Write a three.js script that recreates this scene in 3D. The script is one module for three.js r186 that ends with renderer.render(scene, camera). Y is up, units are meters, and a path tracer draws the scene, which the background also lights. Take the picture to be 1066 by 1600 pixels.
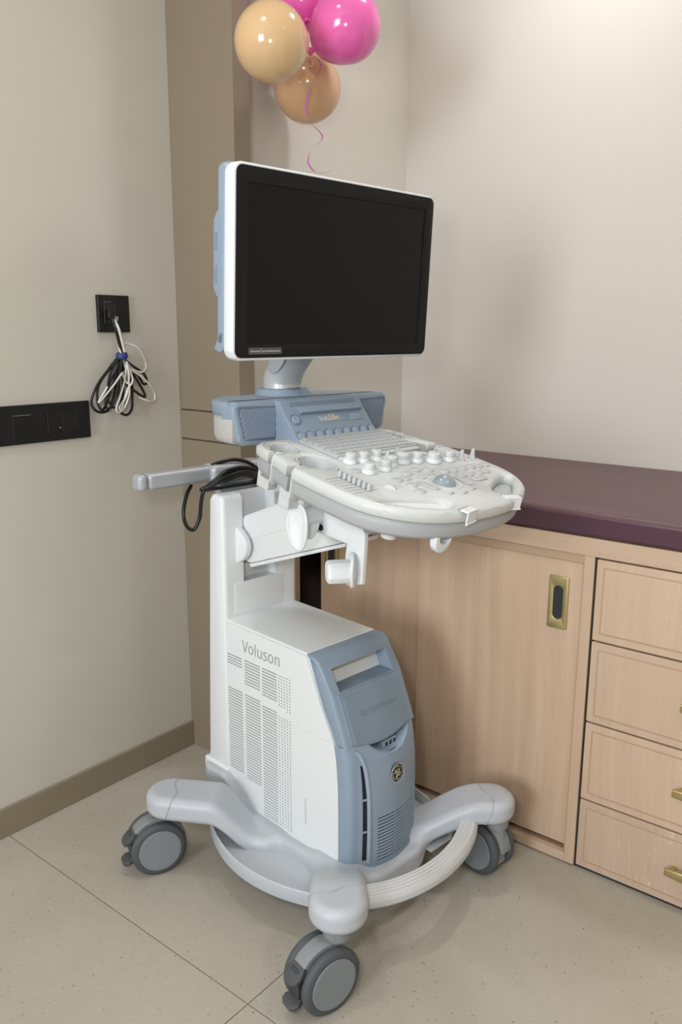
import * as THREE from 'three';
import { RoundedBoxGeometry } from 'three/addons/geometries/RoundedBoxGeometry.js';
import { TextGeometry } from 'three/addons/geometries/TextGeometry.js';
import { FontLoader } from 'three/addons/loaders/FontLoader.js';
import { RectAreaLightUniformsLib } from 'three/addons/lights/RectAreaLightUniformsLib.js';
import { mergeGeometries, toCreasedNormals } from 'three/addons/utils/BufferGeometryUtils.js';
import { Brush, Evaluator, SUBTRACTION } from 'three-bvh-csg';

// ---------------------------------------------------------------- camera, light, exposure
const scene = new THREE.Scene();
scene.background = new THREE.Color(0x9fb2c4);
const camera = new THREE.PerspectiveCamera(63.634, 1066 / 1600, 0.05, 30);
camera.position.set(0, 1.2, 0);
{
  const yaw = -0.676215, pitch = -0.215218, roll = 0.004034;
  const f = new THREE.Vector3(Math.sin(yaw) * Math.cos(pitch), Math.sin(pitch), -Math.cos(yaw) * Math.cos(pitch));
  const r = new THREE.Vector3(Math.cos(yaw), 0, Math.sin(yaw));
  const u = new THREE.Vector3().crossVectors(r, f);
  const r2 = r.clone().multiplyScalar(Math.cos(roll)).addScaledVector(u, Math.sin(roll));
  const u2 = u.clone().multiplyScalar(Math.cos(roll)).addScaledVector(r, -Math.sin(roll));
  camera.quaternion.setFromRotationMatrix(new THREE.Matrix4().makeBasis(r2, u2, f.clone().negate()));
}
camera.updateMatrixWorld();
const renderer = new THREE.WebGLRenderer({ antialias: true });
renderer.toneMapping = THREE.LinearToneMapping;
renderer.toneMappingExposure = 1.03;
renderer.shadowMap.enabled = true;
RectAreaLightUniformsLib.init();
const CEIL = 2.62;
const WINDOW = { x: -0.55, y: 1.45, w: 1.15, h: 1.3, z: 2.55, power: 15.5, color: 0xf0f5ff };
const LAMPS = { power: 1, color: 0xfbfbff, spots: [[-1.15, -0.70, 1.7], [0.55, -1.20, 2.6], [-0.95, -1.95, 2.6], [0.9, 0.5, 0.6], [-0.9, 1.3, 0.6]] };
const FLASH = { power: 2.2, color: 0xf6f9ff, at: [-0.15, 1.32, 0.05] };

const RIBX = -1.405;
const RIB = [[1.843,-1.635],[1.828,-1.652],[1.786,-1.630],[1.751,-1.615],[1.715,-1.620],[1.693,-1.648],[1.671,-1.684],[1.631,-1.638],[1.603,-1.630],[1.586,-1.656],[1.589,-1.693],[1.599,-1.717]];
const BALLS = [
  ['balloon', [-1.372, 1.8226, -1.459], 0.0825, 0xdcb888, 'large glossy peach balloon at the left of the bunch'],
  ['balloon', [-1.318, 1.8926, -1.652], 0.0815, 0xf06ab4, 'large bright pink balloon at the right of the bunch'],
  ['balloon', [-1.487, 1.8016, -1.711], 0.085, 0xd6a97f, 'peach balloon hanging lowest, half hidden behind the others'],
  ['balloon', [-1.475, 2.0026, -1.673], 0.088, 0xe65cab, 'pink balloon at the top edge, mostly hidden behind the other pink one'],
];

// ---------------------------------------------------------------- helpers
const V2 = (x, y) => new THREE.Vector2(x, y), V3 = (x, y, z) => new THREE.Vector3(x, y, z);
let seed = 7;
const rnd = () => { seed = (seed * 1664525 + 1013904223) >>> 0; return seed / 4294967296; };
const used = {};
const numbered = (n) => { used[n] = (used[n] ?? -1) + 1; return used[n] ? `${n}_${String(used[n]).padStart(3, '0')}` : n; };
function mat(color, rough = 0.5, extra = {}) { return new THREE.MeshPhysicalMaterial({ color, roughness: rough, metalness: 0, ...extra }); }
function add(name, geo, material, parent = scene) {
  const m = new THREE.Mesh(Array.isArray(geo) ? mergeAll(geo) : geo, material);
  m.name = parent === scene ? numbered(name) : name;
  m.castShadow = m.receiveShadow = true; parent.add(m); return m;
}
function mergeAll(list) {
  return mergeGeometries(list.map((g) => { g = g.index ? g.toNonIndexed() : g; const o = new THREE.BufferGeometry(); for (const k of ['position', 'normal', 'uv']) if (g.attributes[k]) o.setAttribute(k, g.attributes[k]); if (!o.attributes.uv) o.setAttribute('uv', new THREE.Float32BufferAttribute(new Float32Array(o.attributes.position.count * 2), 2)); return o; }));
}
function tag(o, label, category, group) { Object.assign(o.userData, { label, category }); if (group) o.userData.group = group; return o; }
function struct(name, geo, material, parent = scene) { const m = add(name, geo, material, parent); if (parent === scene) m.userData.kind = 'structure'; return m; }
const box = (x0, x1, y0, y1, z0, z1, r = 0) => {
  const g = r ? new RoundedBoxGeometry(x1 - x0, y1 - y0, z1 - z0, 3, r) : new THREE.BoxGeometry(x1 - x0, y1 - y0, z1 - z0);
  return g.translate((x0 + x1) / 2, (y0 + y1) / 2, (z0 + z1) / 2);
};
function uvBox(g, s = 1) { // uv in metres by face direction
  g = g.index ? g.toNonIndexed() : g; const p = g.attributes.position, n = g.attributes.normal, uv = new Float32Array(p.count * 2);
  for (let i = 0; i < p.count; i++) {
    const ax = Math.abs(n.getX(i)), ay = Math.abs(n.getY(i)), az = Math.abs(n.getZ(i));
    const a = ay > ax && ay > az ? [p.getX(i), p.getZ(i)] : ax > az ? [p.getZ(i), p.getY(i)] : [p.getX(i), p.getY(i)];
    uv[2 * i] = a[0] * s; uv[2 * i + 1] = a[1] * s;
  }
  g.setAttribute('uv', new THREE.BufferAttribute(uv, 2)); return g;
}
const poly = (pts) => new THREE.Shape(pts.map((p) => V2(p[0], p[1])));
function rrect(w, h, r, cx = 0, cy = 0, Type = THREE.Shape) {
  const s = new Type(), x = cx - w / 2, y = cy - h / 2; r = Math.min(r, w / 2 - 1e-5, h / 2 - 1e-5);
  s.moveTo(x + r, y); s.lineTo(x + w - r, y); s.absarc(x + w - r, y + r, r, -Math.PI / 2, 0); s.lineTo(x + w, y + h - r); s.absarc(x + w - r, y + h - r, r, 0, Math.PI / 2);
  s.lineTo(x + r, y + h); s.absarc(x + r, y + h - r, r, Math.PI / 2, Math.PI); s.lineTo(x, y + r); s.absarc(x + r, y + r, r, Math.PI, 1.5 * Math.PI); return s;
}
// extrude, keeping the outline as the outermost size; z runs from z0 to z1
function ext(shape, z0, z1, bevel = 0, seg = 3, curveSegments = 16) {
  const g = new THREE.ExtrudeGeometry(shape, { depth: z1 - z0 - 2 * bevel, bevelEnabled: bevel > 0, bevelThickness: bevel, bevelSize: bevel, bevelOffset: -bevel, bevelSegments: seg, curveSegments });
  g.translate(0, 0, z0 + bevel); return toCreasedNormals(g, 0.55);
}
const toUp = (g) => g.rotateX(-Math.PI / 2);                     // shape (x, -z) extruded upward
const facing = (g) => g.rotateY(Math.PI / 2);                    // shape (-z, y) extruded along +x  (shape x -> -z)
const smoothPts = (pts, n = 40, closed = false) => new THREE.CatmullRomCurve3(pts.map((p) => V3(...p)), closed, 'centripetal');
const tube = (pts, r, n = 60, closed = false) => new THREE.TubeGeometry(smoothPts(pts, n, closed), n, r, 10, closed);
const sstep = (a, b, x) => { x = Math.min(1, Math.max(0, (x - a) / (b - a))); return x * x * (3 - 2 * x); };
const smin = (a, b, k) => { const h = Math.max(k - Math.abs(a - b), 0) / k; return Math.min(a, b) - h * h * k * 0.25; };
function grid(nu, nv, fn, keep, flip = false) { // parametric sheet, fn(i, j) -> [x, y, z]
  const pos = [], idx = [];
  for (let j = 0; j <= nv; j++) for (let i = 0; i <= nu; i++) pos.push(...fn(i, j));
  for (let j = 0; j < nv; j++) for (let i = 0; i < nu; i++) {
    if (keep && !keep(i, j)) continue;
    const a = j * (nu + 1) + i, b = a + 1, c = a + nu + 1, d = c + 1;
    if (flip) idx.push(a, c, b, b, c, d); else idx.push(a, b, c, b, d, c);
  }
  const g = new THREE.BufferGeometry(); g.setAttribute('position', new THREE.Float32BufferAttribute(pos, 3)); g.setIndex(idx); g.computeVertexNormals(); return g;
}
function surfaceNet(f, lo, hi, cell) { // smooth closed mesh of f = 0
  const n = [0, 1, 2].map((k) => Math.ceil((hi[k] - lo[k]) / cell) + 1), val = new Float32Array(n[0] * n[1] * n[2]);
  const at = (i, j, k) => (k * n[1] + j) * n[0] + i;
  for (let k = 0; k < n[2]; k++) for (let j = 0; j < n[1]; j++) for (let i = 0; i < n[0]; i++) val[at(i, j, k)] = f(lo[0] + i * cell, lo[1] + j * cell, lo[2] + k * cell);
  const vid = new Int32Array(val.length).fill(-1), pos = [], nor = [], idx = [];
  for (let k = 0; k < n[2] - 1; k++) for (let j = 0; j < n[1] - 1; j++) for (let i = 0; i < n[0] - 1; i++) {
    let cnt = 0, x = 0, y = 0, z = 0; const v = [];
    for (let c = 0; c < 8; c++) v.push(val[at(i + (c & 1), j + ((c >> 1) & 1), k + (c >> 2))]);
    for (let a = 0; a < 8; a++) for (let b = 1; b < 8; b <<= 1) { const q = a | b; if (q === a) continue; if ((v[a] < 0) !== (v[q] < 0)) { const t = v[a] / (v[a] - v[q]); x += (a & 1) + (b === 1 ? t : 0); y += ((a >> 1) & 1) + (b === 2 ? t : 0); z += (a >> 2) + (b === 4 ? t : 0); cnt++; } }
    if (!cnt) continue;
    const p = [lo[0] + (i + x / cnt) * cell, lo[1] + (j + y / cnt) * cell, lo[2] + (k + z / cnt) * cell], e = cell * 0.5;
    vid[at(i, j, k)] = pos.length / 3; pos.push(...p);
    const g = V3(f(p[0] + e, p[1], p[2]) - f(p[0] - e, p[1], p[2]), f(p[0], p[1] + e, p[2]) - f(p[0], p[1] - e, p[2]), f(p[0], p[1], p[2] + e) - f(p[0], p[1], p[2] - e)).normalize(); nor.push(g.x, g.y, g.z);
  }
  const quad = (a, b, c, d, s) => { if (s) idx.push(a, b, c, a, c, d); else idx.push(a, c, b, a, d, c); };
  for (let k = 1; k < n[2] - 1; k++) for (let j = 1; j < n[1] - 1; j++) for (let i = 1; i < n[0] - 1; i++) {
    const s = val[at(i, j, k)] < 0;
    if (s !== (val[at(i + 1, j, k)] < 0)) quad(vid[at(i, j - 1, k - 1)], vid[at(i, j, k - 1)], vid[at(i, j, k)], vid[at(i, j - 1, k)], s);
    if (s !== (val[at(i, j + 1, k)] < 0)) quad(vid[at(i - 1, j, k - 1)], vid[at(i - 1, j, k)], vid[at(i, j, k)], vid[at(i, j, k - 1)], s);
    if (s !== (val[at(i, j, k + 1)] < 0)) quad(vid[at(i - 1, j - 1, k)], vid[at(i, j - 1, k)], vid[at(i, j, k)], vid[at(i - 1, j, k)], s);
  }
  const g = new THREE.BufferGeometry(); g.setAttribute('position', new THREE.Float32BufferAttribute(pos, 3)); g.setAttribute('normal', new THREE.Float32BufferAttribute(nor, 3)); g.setIndex(idx); return g;
}
// noise and textures
const H = new Float32Array(4096).map(() => rnd());
const vn = (x, y, px, py) => { const xi = Math.floor(x), yi = Math.floor(y), fx = x - xi, fy = y - yi, m = (a, b) => ((a % b) + b) % b; const h = (a, b) => H[(m(a, px) * 57 + m(b, py) * 131) & 4095]; const u = fx * fx * (3 - 2 * fx), v = fy * fy * (3 - 2 * fy); return (h(xi, yi) * (1 - u) + h(xi + 1, yi) * u) * (1 - v) + (h(xi, yi + 1) * (1 - u) + h(xi + 1, yi + 1) * u) * v; };
function dataTex(w, h, fn, srgb = true) {
  const d = new Uint8Array(w * h * 4);
  for (let y = 0; y < h; y++) for (let x = 0; x < w; x++) { const c = fn(x / w, y / h, x, y), k = (y * w + x) * 4; d[k] = c[0]; d[k + 1] = c[1]; d[k + 2] = c[2]; d[k + 3] = 255; }
  const t = new THREE.DataTexture(d, w, h); t.wrapS = t.wrapT = THREE.RepeatWrapping; t.magFilter = THREE.LinearFilter; t.minFilter = THREE.LinearMipmapLinearFilter; t.generateMipmaps = true;
  if (srgb) t.colorSpace = THREE.SRGBColorSpace; t.needsUpdate = true; return t;
}
function canvasTex(w, h, draw) { const c = document.createElement('canvas'); c.width = w; c.height = h; draw(c.getContext('2d'), w, h); const t = new THREE.CanvasTexture(c); t.colorSpace = THREE.SRGBColorSpace; return t; }
const fontR = await new FontLoader().loadAsync('fonts/droid/droid_sans_regular.typeface.json');
const fontB = await new FontLoader().loadAsync('fonts/droid/droid_sans_bold.typeface.json');
function textGeo(s, size, depth, font = fontR, stretch = 1) { const g = new TextGeometry(s, { font, size, depth, curveSegments: 4, bevelEnabled: false }); g.scale(stretch, 1, 1); g.computeBoundingBox(); return g; }

// ---------------------------------------------------------------- materials
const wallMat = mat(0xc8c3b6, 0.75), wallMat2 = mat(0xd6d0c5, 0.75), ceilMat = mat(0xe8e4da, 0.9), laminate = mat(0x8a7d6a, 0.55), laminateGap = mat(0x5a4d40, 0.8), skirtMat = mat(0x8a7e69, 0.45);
const tileTex = dataTex(1024, 1024, (x, y) => {
  const n = vn(x * 6, y * 6, 6, 6) * 5 + vn(x * 40, y * 40, 40, 40) * 3 + vn(x * 300, y * 300, 300, 300) * 5 - 6; return [176 + n, 169 + n, 155 + n];
});
{ // fine dark and pale chips in the tile body
  const d = tileTex.image.data;
  for (let k = 0; k < 1100; k++) { const x = Math.floor(rnd() * 1024), y = Math.floor(rnd() * 1024), r = rnd() < 0.28 ? 3 : 2, dk = rnd() < 0.75 ? -18 - rnd() * 48 : 16; for (let a = 0; a < r; a++) for (let b = 0; b < r; b++) { const q = (((y + b) % 1024) * 1024 + ((x + a) % 1024)) * 4; for (let c = 0; c < 3; c++) d[q + c] = Math.max(0, Math.min(255, d[q + c] + dk)); } }
}
const tileMat = mat(0xffffff, 0.38, { map: tileTex, specularIntensity: 0.6 });
const groutMat = mat(0x8d8372, 0.9);
function woodTex(w, h, base, amp, ringed) {
  return dataTex(w, h, (x, y) => {
    const wob = vn(x * 4, y * 3, 4, 3) * 0.03;
    const fine = vn((x + wob) * 180, y * 5, 180, 5) - 0.5, mid = vn((x + wob) * 46, y * 3, 46, 3) - 0.5, big = vn(x * 7, y * 2, 7, 2) - 0.5;
    const ring = ringed ? Math.sin((vn(x * 3, y * 1.0, 3, 1) * 9 + x * 14) * 6.28) * 0.16 : 0;
    const pore = vn(x * 260, y * 24, 260, 24) > 0.86 ? -0.35 : 0;
    const t = (fine * 0.55 + mid * 0.6 + big * 0.5 + ring + pore) * amp;
    return base.map((c, i) => Math.max(0, Math.min(255, c + t * (i === 2 ? 1.1 : 1))));
  });
}
const woodA = woodTex(512, 512, [198, 171, 144], 11, true), woodB = woodTex(512, 512, [196, 170, 144], 9, false);
const oak = mat(0xffffff, 0.55, { map: woodA }), oakRail = mat(0xffffff, 0.55, { map: woodB.clone() });
oakRail.map.rotation = Math.PI / 2; oakRail.map.needsUpdate = true;
const oakB = mat(0xffffff, 0.55, { map: woodB });
// the lowest drawer is scuffed with pale scratches
const wornTex = woodTex(512, 512, [192, 167, 144], 11, false);
{ const d = wornTex.image.data; for (let k = 0; k < 240; k++) { let x = Math.floor(rnd() * 512), y = Math.floor((rnd() < 0.5 ? rnd() * 0.5 : 0.5 + rnd() * 0.5) * 512); const l = 4 + rnd() * 22, s = 10 + rnd() * 26; for (let i = 0; i < l; i++) { const q = (((y + i) % 512) * 512 + x) * 4; for (let c = 0; c < 3; c++) d[q + c] = Math.min(255, d[q + c] + s); if (rnd() < 0.1) x = (x + 1) % 512; } } }
const oakWorn = mat(0xffffff, 0.65, { map: wornTex });
const oakGroove = mat(0xb3987a, 0.6), darkGap = mat(0x2b2620, 0.9), brass = mat(0xb8a878, 0.34, { metalness: 0.8 }), darkCup = mat(0x23262b, 0.45);
const vinylTex = dataTex(512, 512, (x, y) => { const n = (vn(x * 20, y * 200, 20, 200) - 0.5) * 14 + (vn(x * 5, y * 60, 5, 60) - 0.5) * 10; return [88 + n, 58 + n * 0.8, 62 + n * 0.8]; });
const vinyl = mat(0xffffff, 0.42, { map: vinylTex, sheen: 0.25, sheenRoughness: 0.6, sheenColor: new THREE.Color(0.5, 0.42, 0.42) });
const vinylSide = mat(0x4a2c3a, 0.33);
const white = mat(0xe0e4e4, 0.42), whiteWarm = mat(0xdedfda, 0.45), greyPl = mat(0xb7bcc1, 0.42), greyDeck = mat(0xa7aaaa, 0.45), greyPale = mat(0xc9cccb, 0.5), blue = mat(0x8899a9, 0.42), blueDark = mat(0x768797, 0.45), silver = mat(0xbfc2c2, 0.36, { metalness: 0.3 }), silverPl = mat(0xaeb2b4, 0.38, { metalness: 0.25 });
const ventGrey = mat(0x8f9492, 0.8), black = mat(0x0e0e0f, 0.5), bezelMat = mat(0x151514, 0.55, { specularIntensity: 0.5 }), screenMat = mat(0x0f0e0d, 0.5, { specularIntensity: 0.5 }), tyre = mat(0x4c5054, 0.6), hubMat = mat(0x7f868a, 0.45), forkMat = mat(0x84898a, 0.45), pedalMat = mat(0x4a4d4e, 0.55), cream = mat(0xd2cab6, 0.5), keyMat = mat(0xb2b5b4, 0.5), btnMat = mat(0xb9bcbb, 0.45), cableBlack = mat(0x0c0c0c, 0.38), cableWhite = mat(0xd8d6cd, 0.45), letterGrey = mat(0x9a9e9f, 0.5);

// ---------------------------------------------------------------- room
const XL = -1.755, ZR = -2.32, XB = -1.60, XR = 2.4, ZF = 2.6;
{
  const floor = struct('floor', box(XL - 0.1, XR + 0.1, -0.12, -0.004, ZR - 0.1, ZF + 0.1), groutMat);
  const T = 0.83, g = 0.0022, x0 = -0.931, z0 = -0.894;
  for (let i = -1; i < 5; i++) for (let j = -3; j < 5; j++) {
    const a = Math.max(XL, x0 + i * T + g / 2), b = Math.min(XR, x0 + (i + 1) * T - g / 2), c = Math.max(ZR, z0 + j * T + g / 2), d = Math.min(ZF, z0 + (j + 1) * T - g / 2);
    if (b - a < 0.02 || d - c < 0.02) continue;
    const t = uvBox(box(a, b, -0.01, 0, c, d), 1.0); const o = rnd(), q = rnd(); const uv = t.attributes.uv; for (let k = 0; k < uv.count; k++) uv.setXY(k, uv.getX(k) + o, uv.getY(k) + q);
    add('tile', t, tileMat, floor);
  }
  struct('ceiling', box(XL - 0.1, XR + 0.1, CEIL, CEIL + 0.1, ZR - 0.1, ZF + 0.1), ceilMat);
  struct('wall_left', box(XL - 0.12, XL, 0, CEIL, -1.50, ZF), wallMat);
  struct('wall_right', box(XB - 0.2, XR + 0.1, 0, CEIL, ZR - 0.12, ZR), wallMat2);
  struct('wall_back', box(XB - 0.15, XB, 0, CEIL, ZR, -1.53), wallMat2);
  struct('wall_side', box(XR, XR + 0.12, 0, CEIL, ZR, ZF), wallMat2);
  // the wall behind the photographer, with a window in it
  const W = WINDOW, w0 = W.x - W.w / 2, w1 = W.x + W.w / 2, h0 = W.y - W.h / 2, h1 = W.y + W.h / 2;
  struct('wall_front', [box(XL - 0.12, w0, 0, CEIL, ZF, ZF + 0.12), box(w1, XR + 0.1, 0, CEIL, ZF, ZF + 0.12), box(w0, w1, 0, h0, ZF, ZF + 0.12), box(w0, w1, h1, CEIL, ZF, ZF + 0.12)], wallMat2);
  const win = struct('window_1', [box(w0, w0 + 0.05, h0, h1, ZF, ZF + 0.06), box(w1 - 0.05, w1, h0, h1, ZF, ZF + 0.06), box(w0 + 0.05, w1 - 0.05, h0, h0 + 0.05, ZF, ZF + 0.06), box(w0 + 0.05, w1 - 0.05, h1 - 0.05, h1, ZF, ZF + 0.06)], white);
  add('pane', box(w0 + 0.05, w1 - 0.05, h0 + 0.05, h1 - 0.05, ZF + 0.02, ZF + 0.03), mat(0xdfe6ec, 0.5, { emissive: W.color, emissiveIntensity: 2 }), win);
  const wl = new THREE.RectAreaLight(W.color, W.power, W.w - 0.1, W.h - 0.1); wl.position.set(W.x, W.y, ZF - 0.01); wl.lookAt(W.x, W.y, 0); scene.add(wl); wl.name = 'window_light';
  // laminate pilaster in the corner, of three panels with shadow gaps
  const pil = struct('wall_pilaster', box(XL, -1.528, 0, CEIL, -1.54, -1.489), laminateGap);
  for (const [a, b] of [[0, 0.911], [0.915, 0.990], [0.994, CEIL]]) add('panel', box(XL, -1.523, a, b, -1.5402, -1.484, 0.0015), laminate, pil);
  struct('baseboard_left', box(XL, XL + 0.009, 0, 0.075, -1.484, ZF, 0.002), skirtMat);
}
{ // the photographer's flash, held beside the lens
  const l = new THREE.PointLight(FLASH.color, FLASH.power, 0, 2); l.position.set(...FLASH.at); l.castShadow = true; l.shadow.radius = 4; l.name = 'camera_flash'; scene.add(l);
}
for (const [x, z, k] of LAMPS.spots) {
  const o = new THREE.Group(); o.name = numbered('ceiling_light'); scene.add(o); o.position.set(x, CEIL, z);
  tag(o, 'round white recessed downlight in the ceiling', 'ceiling light', 'ceiling downlights');
  add('trim_ring', new THREE.TorusGeometry(0.085, 0.008, 8, 40).rotateX(Math.PI / 2), white, o);
  add('diffuser', new THREE.CylinderGeometry(0.08, 0.08, 0.006, 40), mat(0xffffff, 0.5, { emissive: LAMPS.color, emissiveIntensity: 3 * k }), o);
  const l = new THREE.SpotLight(LAMPS.color, LAMPS.power * k, 0, 1.25, 0.9, 2); l.position.set(0, -0.02, 0); l.target.position.set(0, -2, 0); l.shadow.radius = 4; l.castShadow = true; l.name = 'downlight_beam'; o.add(l, l.target);
}

// ---------------------------------------------------------------- built-in couch cabinet and its mattress
const ZC = -1.647;
{
  const c = new THREE.Group(); c.name = numbered('couch_cabinet'); scene.add(c); c.position.set(-0.6, 0, ZC);
  tag(c, 'long pale oak cabinet under the maroon mattress, with sliding doors and four drawers', 'cabinet');
  const L = (g) => uvBox(g).translate(0.6, 0, -ZC);
  const P = (name, g, m, parent = c) => add(name, L(g), m, parent);
  const x0 = -1.59, xs = -0.657, xd = -0.628, xe = 0.62, top = 0.777;
  P('carcass', mergeAll([box(x0, xe, 0.752, 0.772, ZR + 0.01, ZC - 0.02), box(x0, x0 + 0.018, 0.02, 0.752, ZR + 0.01, ZC - 0.03), box(x0, xe, 0.02, 0.04, ZR + 0.01, ZC - 0.03), box(-0.66, -0.642, 0.04, 0.752, ZR + 0.01, ZC - 0.03), box(xe - 0.018, xe, 0.04, 0.752, ZR + 0.01, ZC - 0.03), box(x0, xe, 0.04, 0.752, ZR + 0.005, ZR + 0.015)]), mat(0x6a5a4a, 0.7));
  P('top_rail', box(x0, xe, 0.737, top, ZC - 0.022, ZC, 0.0015), oakRail);
  P('bottom_rail', box(x0, -0.6562, 0.004, 0.026, ZC - 0.022, ZC, 0.0012), oakRail);
  P('stile', box(-0.656, -0.6335, 0.004, 0.737, ZC - 0.022, ZC, 0.0012), oak);
  P('stile', box(x0, -1.486, 0.026, 0.737, ZC - 0.022, ZC, 0.0012), oak);
  P('track', box(-1.486, -0.656, 0.026, 0.031, ZC - 0.022, ZC - 0.007), oakGroove);
  P('bead', mergeAll([box(-1.486, -0.656, 0.717, 0.737, ZC - 0.012, ZC - 0.003, 0.002), box(-0.659, -0.656, 0.03, 0.717, ZC - 0.012, ZC - 0.002)]), oakGroove);
  const flush = (door, x, y) => { // recessed brass pull
    const s = rrect(0.046, 0.120, 0.004); s.holes.push(rrect(0.021, 0.076, 0.0105, 0, 0, THREE.Path));
    const p = (g) => g.translate(x + 0.6, y, door.userData.front - ZC);
    const h = add('flush_handle', p(ext(s, 0, 0.005, 0.002)), brass, door);
    add('finger_cup', p(ext(rrect(0.024, 0.080, 0.012), 0.0003, 0.0013)), darkCup, door);
    return h;
  };
  const door = (a, b, zf) => {
    const d = P('door', box(a, b, 0.043, 0.717, zf - 0.016, zf, 0.002), oak); d.userData.front = zf; return d;
  };
  const d2 = door(-1.412, -0.98, ZC - 0.0245), d1 = door(-1.079, -0.659, ZC - 0.006);
  flush(d2, -1.372, 0.622); flush(d1, -0.711, 0.620);
  delete d1.userData.front; delete d2.userData.front;
  // drawers: raised front with a grooved border
  const ys = [0.735, 0.5515, 0.3625, 0.1755, 0.006];
  for (let k = 0; k < 4; k++) {
    const a = ys[k + 1] + 0.002, b = ys[k] - 0.002, m = k === 3 ? oakWorn : [oak, oakB, oak][k];
    const dr = P('drawer', box(-0.6285, 0.20, a, b, ZC - 0.02, ZC - 0.002, 0.0015), m);
    const s = rrect(0.8285 - 0.03, b - a - 0.032, 0.001, -0.21425, (a + b) / 2); s.holes.push(rrect(0.8285 - 0.036, b - a - 0.038, 0.001, -0.21425, (a + b) / 2, THREE.Path));
    P('groove', ext(s, ZC - 0.0025, ZC - 0.0012), oakGroove, dr);
    P('front_panel', box(-0.6285 + 0.018, 0.20 - 0.018, a + 0.019, b - 0.019, ZC - 0.004, ZC - 0.0005, 0.001), m, dr);
    const py = [0.648, 0.464, 0.276, 0.094][k], px = -0.366;
    const pull = P('drawer_pull', mergeAll([
      ext(poly([[px - 0.062, py - 0.008], [px - 0.03, py - 0.010], [px + 0.03, py - 0.010], [px + 0.062, py - 0.008], [px + 0.062, py + 0.008], [px + 0.03, py + 0.010], [px - 0.03, py + 0.010], [px - 0.062, py + 0.008]]), ZC + 0.018, ZC + 0.026, 0.002),
      box(px - 0.052, px - 0.044, py - 0.006, py + 0.006, ZC - 0.001, ZC + 0.02), box(px + 0.044, px + 0.052, py - 0.006, py + 0.006, ZC - 0.001, ZC + 0.02)]), brass, dr);
  }
  P('end_stile', box(0.202, xe, 0.004, 0.737, ZC - 0.022, ZC, 0.0012), oak);
  P('plinth', box(x0, xe, 0, 0.02, ZC - 0.04, ZC - 0.008), darkCup);
  P('seam_filler', box(-0.6336, -0.6284, 0.001, 0.737, ZC - 0.024, ZC - 0.006), darkGap);
  // mattress
  const my0 = top + 0.001, my1 = 0.832;
  const mm = new THREE.Mesh(uvBox(new RoundedBoxGeometry(0.66 - x0, my1 - my0, ZC + 0.004 - ZR - 0.004, 5, 0.012)), vinyl);
  mm.name = numbered('couch_mattress'); mm.position.set((x0 + 0.66) / 2, (my0 + my1) / 2, (ZC + 0.004 + ZR + 0.004) / 2); mm.castShadow = mm.receiveShadow = true; scene.add(mm);
  tag(mm, 'flat maroon vinyl couch mattress lying on the oak cabinet', 'mattress');
  add('side_band', box(-(0.66 - x0) / 2 + 0.02, (0.66 - x0) / 2 - 0.02, -(my1 - my0) / 2 + 0.006, (my1 - my0) / 2 - 0.010, (ZC + 0.004 - ZR - 0.004) / 2 - 0.004, (ZC + 0.004 - ZR - 0.004) / 2 + 0.0012, 0.002), vinylSide, mm);
}

// ---------------------------------------------------------------- sockets and cables on the left wall
{
  const o = new THREE.Group(); o.name = numbered('outlet_plate'); scene.add(o); o.position.set(XL, 1.2405, -1.279);
  tag(o, 'small square black outlet plate high on the left wall, with cables plugged in', 'outlet');
  add('plate', box(0, 0.010, -0.0445, 0.0445, -0.046, 0.046, 0.002), black, o);
  add('socket_module', box(0.009, 0.012, -0.024, 0.026, -0.006, 0.030, 0.001), mat(0x1b1b1c, 0.35), o);
  add('cable_port', box(0.009, 0.0125, -0.017, -0.006, -0.010, 0.003, 0.001), mat(0x9a9a98, 0.4), o);
  add('rocker_line', box(0.010, 0.0125, 0.0275, 0.029, 0.010, 0.030), mat(0x6f6f6d, 0.4), o);
  const p = new THREE.Group(); p.name = numbered('switch_panel'); scene.add(p); p.position.set(XL, 0.989, -0.972);
  tag(p, 'wide black switch and socket panel at the left edge of the wall', 'switch panel');
  add('plate', box(0, 0.010, -0.0445, 0.0445, -0.22, 0.22, 0.002), black, p);
  const mod = mat(0x191919, 0.32);
  for (const [a, b] of [[0.015, 0.095], [0.103, 0.138], [0.142, 0.186]]) {
    const m = add('socket_module', box(0.009, 0.0118, -0.026, 0.022, -b, -a, 0.001), mod, p);
    if (b - a > 0.05) for (const [dy, dz, r] of [[0.010, 0.04, 0.0042], [-0.010, 0.030, 0.0035], [-0.010, 0.052, 0.0035]]) add('pin_hole', new THREE.CylinderGeometry(r, r, 0.001, 20).rotateZ(Math.PI / 2).translate(0.012, dy, -a - dz), mat(0x050505, 0.6), m);
  }
  add('indicator_mark', box(0.0115, 0.0122, 0.021, 0.0225, -0.06, -0.018), mat(0x77736b, 0.4), p);
  add('indicator_lamp', new THREE.CylinderGeometry(0.0022, 0.0022, 0.0012, 16).rotateZ(Math.PI / 2).translate(0.0120, -0.014, -0.135), mat(0x8a8880, 0.3), p);
}
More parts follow.
